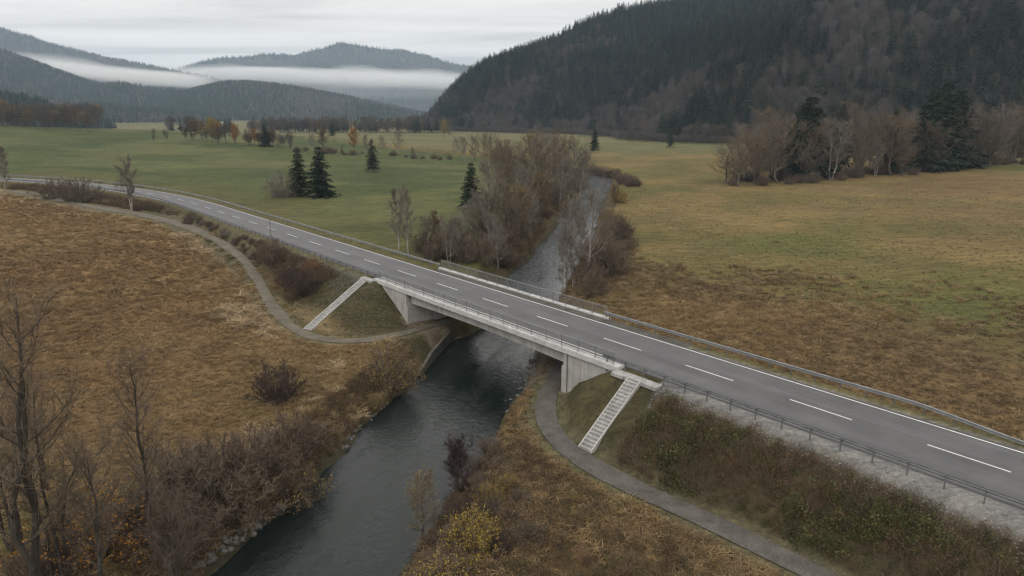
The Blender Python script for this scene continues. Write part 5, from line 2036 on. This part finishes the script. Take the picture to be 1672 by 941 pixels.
scatter('forest', [p[0] for p in SPR_F], np.stack([X[ci], Y[ci], Z[ci] - .3], 1), r2.uniform(0, 6.28, len(ci)), r2.uniform(.5, 1.2, len(ci)), r2.integers(0, 3, len(ci)))
scatter('forest', [p[0] for p in BARE_F], np.stack([X[bi], Y[bi], Z[bi] - .3], 1), r2.uniform(0, 6.28, len(bi)), r2.uniform(.75, 1.4, len(bi)), r2.integers(0, 4, len(bi)))
# scrub belt in front of the hill foot
X, Y = grid_points(r2, -130, 420, 380, 1000, 4.2)
u = hill_u(X, Y)
k = (u > -16 - 10 * fbm(X, Y, 40, 2, 511)) & (u < 10)
X, Y = X[k], Y[k]
Z = G(X, Y, False)
k = in_view(X, Y, Z)
X, Y, Z = X[k], Y[k], Z[k]
scatter('shrubbery', [p[0] for p in BARE_F], np.stack([X, Y, Z - .2], 1), r2.uniform(0, 6.28, len(X)), r2.uniform(.3, .62, len(X)), r2.integers(0, 3, len(X)))
print('scrub', len(X))

# ---------------------------------------------------------------- air: haze and valley fog
def volume_mat(name, dens, col, aniso=0.0):
    m = bpy.data.materials.new(name)
    m.use_nodes = True
    nt = m.node_tree
    nt.nodes.remove(nt.nodes['Principled BSDF'])
    v = nt.nodes.new('ShaderNodeVolumePrincipled')
    v.inputs['Color'].default_value = (*col, 1)
    v.inputs['Density'].default_value = dens
    v.inputs['Anisotropy'].default_value = aniso
    nt.links.new(v.outputs[0], nt.nodes['Material Output'].inputs['Volume'])
    return m


mb = MB()
mb.box(-6900, 6900, -370, 8790, -8, 640)
mb.build('haze', volume_mat('haze', HAZE_D, (0.64, 0.81, 1.0)), kind='stuff')


def fog_bank(px, py, D_, wpx, hpx, depth, dens, seed):
    """a lens of fog lying in the valley, lumpy like a low cloud"""
    import bmesh
    d = ray(px, py)
    t = D_ / d[1]
    c = Vector((d[0] * t, D_, CAM_H + d[2] * t))
    bm = bmesh.new()
    bmesh.ops.create_icosphere(bm, subdivisions=5, radius=1.0)
    co = np.array([v.co[:] for v in bm.verts])
    w, h = wpx * D_ / FPX, hpx * D_ / FPX
    lump = fbm(co[:, 0] * 3 + seed, co[:, 1] * 3 + co[:, 2] * 1.3, 1.0, 4, seed)
    for v, q in zip(bm.verts, lump):
        k_ = 0.72 + 0.55 * q
        v.co = Vector((v.co.x * w * (0.85 + .3 * q), v.co.y * depth * k_, v.co.z * h * k_))
    me = bpy.data.meshes.new('fog')
    bm.to_mesh(me)
    bm.free()
    me.materials.append(volume_mat('fog', dens / 3, (1, 1, 1)))
    for sc_ in (1.0, 0.78, 0.52):
        o = bpy.data.objects.new('fog', me)
        COL.objects.link(o)
        o.location = c
        o.scale = (sc_ ** .6, sc_, sc_)
        o['kind'] = 'stuff'


for a in FOG:
    fog_bank(*a)

# ---------------------------------------------------------------- sky and light
world = bpy.data.worlds.new('World')
SC.world = world
world.use_nodes = True
nt = world.node_tree
bg = nt.nodes['Background']
sky = nt.nodes.new('ShaderNodeTexSky')
sky.sky_type = 'NISHITA'
sky.sun_disc = False
SUN_EL, SUN_AZ = rad(42), rad(205)          # azimuth clockwise from +Y
sky.sun_elevation = SUN_EL
sky.sun_rotation = SUN_AZ
tc = nt.nodes.new('ShaderNodeTexCoord')
sp = nt.nodes.new('ShaderNodeSeparateXYZ')
nt.links.new(tc.outputs['Generated'], sp.inputs[0])
# flat cloud deck: direction projected on a plane overhead
zc = nd(nt, 'ShaderNodeMath', operation='MAXIMUM')
nt.links.new(sp.outputs['Z'], zc.inputs[0])
zc.inputs[1].default_value = 0.0
za = nd(nt, 'ShaderNodeMath', operation='ADD')
nt.links.new(zc.outputs[0], za.inputs[0])
za.inputs[1].default_value = 0.045
dv = nd(nt, 'ShaderNodeVectorMath', operation='DIVIDE')
cb = nt.nodes.new('ShaderNodeCombineXYZ')
for i_ in range(3):
    nt.links.new(za.outputs[0], cb.inputs[i_])
nt.links.new(tc.outputs['Generated'], dv.inputs[0])
nt.links.new(cb.outputs[0], dv.inputs[1])
mp = nd(nt, 'ShaderNodeMapping')
mp.inputs['Scale'].default_value = (0.3, 0.8, 0.0)
nt.links.new(dv.outputs[0], mp.inputs['Vector'])
cf = noise(nt, 0.75, 7, 0.55, vec=mp.outputs[0], dist=0.5)
cloud = ramp(nt, cf, [(0.3, CLOUD[0]), (0.5, CLOUD[1]), (0.7, CLOUD[2])])
grad = ramp(nt, sp.outputs['Z'], [(0.0, (SKYG[0],) * 3), (0.12, (SKYG[1],) * 3), (0.5, (SKYG[2],) * 3), (1.0, (SKYG[3],) * 3)])
cl = mul(nt, cloud, grad)
nis = nd(nt, 'ShaderNodeVectorMath', operation='SCALE')
nis.inputs['Scale'].default_value = 1.0
nt.links.new(sky.outputs[0], nis.inputs[0])
# the overcast deck is given in the sky texture's own (bright) units, so that the background strength stays low
cs = nd(nt, 'ShaderNodeVectorMath', operation='SCALE')
cs.inputs['Scale'].default_value = 10.0
nt.links.new(cl, cs.inputs[0])
mx = mixc(nt, 0.965, nis.outputs[0], cs.outputs[0])
nt.links.new(mx, bg.inputs['Color'])
bg.inputs['Strength'].default_value = 0.1

sl = bpy.data.lights.new('sun', 'SUN')
sl.energy = SUN_E
sl.angle = rad(25)
sl.color = (1.0, 0.95, 0.88)
so = bpy.data.objects.new('sun', sl)
COL.objects.link(so)
so.location = (-100, -200, 300)
sd = Vector((math.sin(SUN_AZ) * math.cos(SUN_EL), math.cos(SUN_AZ) * math.cos(SUN_EL), math.sin(SUN_EL)))
so.rotation_euler = sd.to_track_quat('Z', 'Y').to_euler()

cam = bpy.data.cameras.new('camera')
cam.sensor_width = 36.0
cam.lens = 36.0 * FPX / 1672.0
cam.clip_start = 0.5
cam.clip_end = 40000
co = bpy.data.objects.new('camera', cam)
COL.objects.link(co)
co.location = (0, 0, CAM_H)
co.rotation_euler = (math.pi / 2 - PITCH, 0, 0)
SC.camera = co

SC.view_settings.view_transform = 'Standard'
SC.view_settings.look = 'None'
SC.view_settings.exposure = EXPO
SC.view_settings.gamma = 1.0
SC.view_settings.use_curve_mapping = False
cy = SC.cycles
cy.use_denoising = DENOISE
SC.cycles.filter_width = 1.3
cy.denoiser = 'OPENIMAGEDENOISE'
cy.denoising_input_passes = 'RGB_ALBEDO_NORMAL'
cy.denoising_prefilter = 'ACCURATE'
cy.max_bounces = 6
cy.diffuse_bounces = 2
cy.glossy_bounces = 2
cy.transmission_bounces = 2
cy.volume_bounces = 2
cy.transparent_max_bounces = 24
cy.use_adaptive_sampling = True
cy.adaptive_threshold = 0.012
cy.caustics_reflective = False
cy.caustics_refractive = False
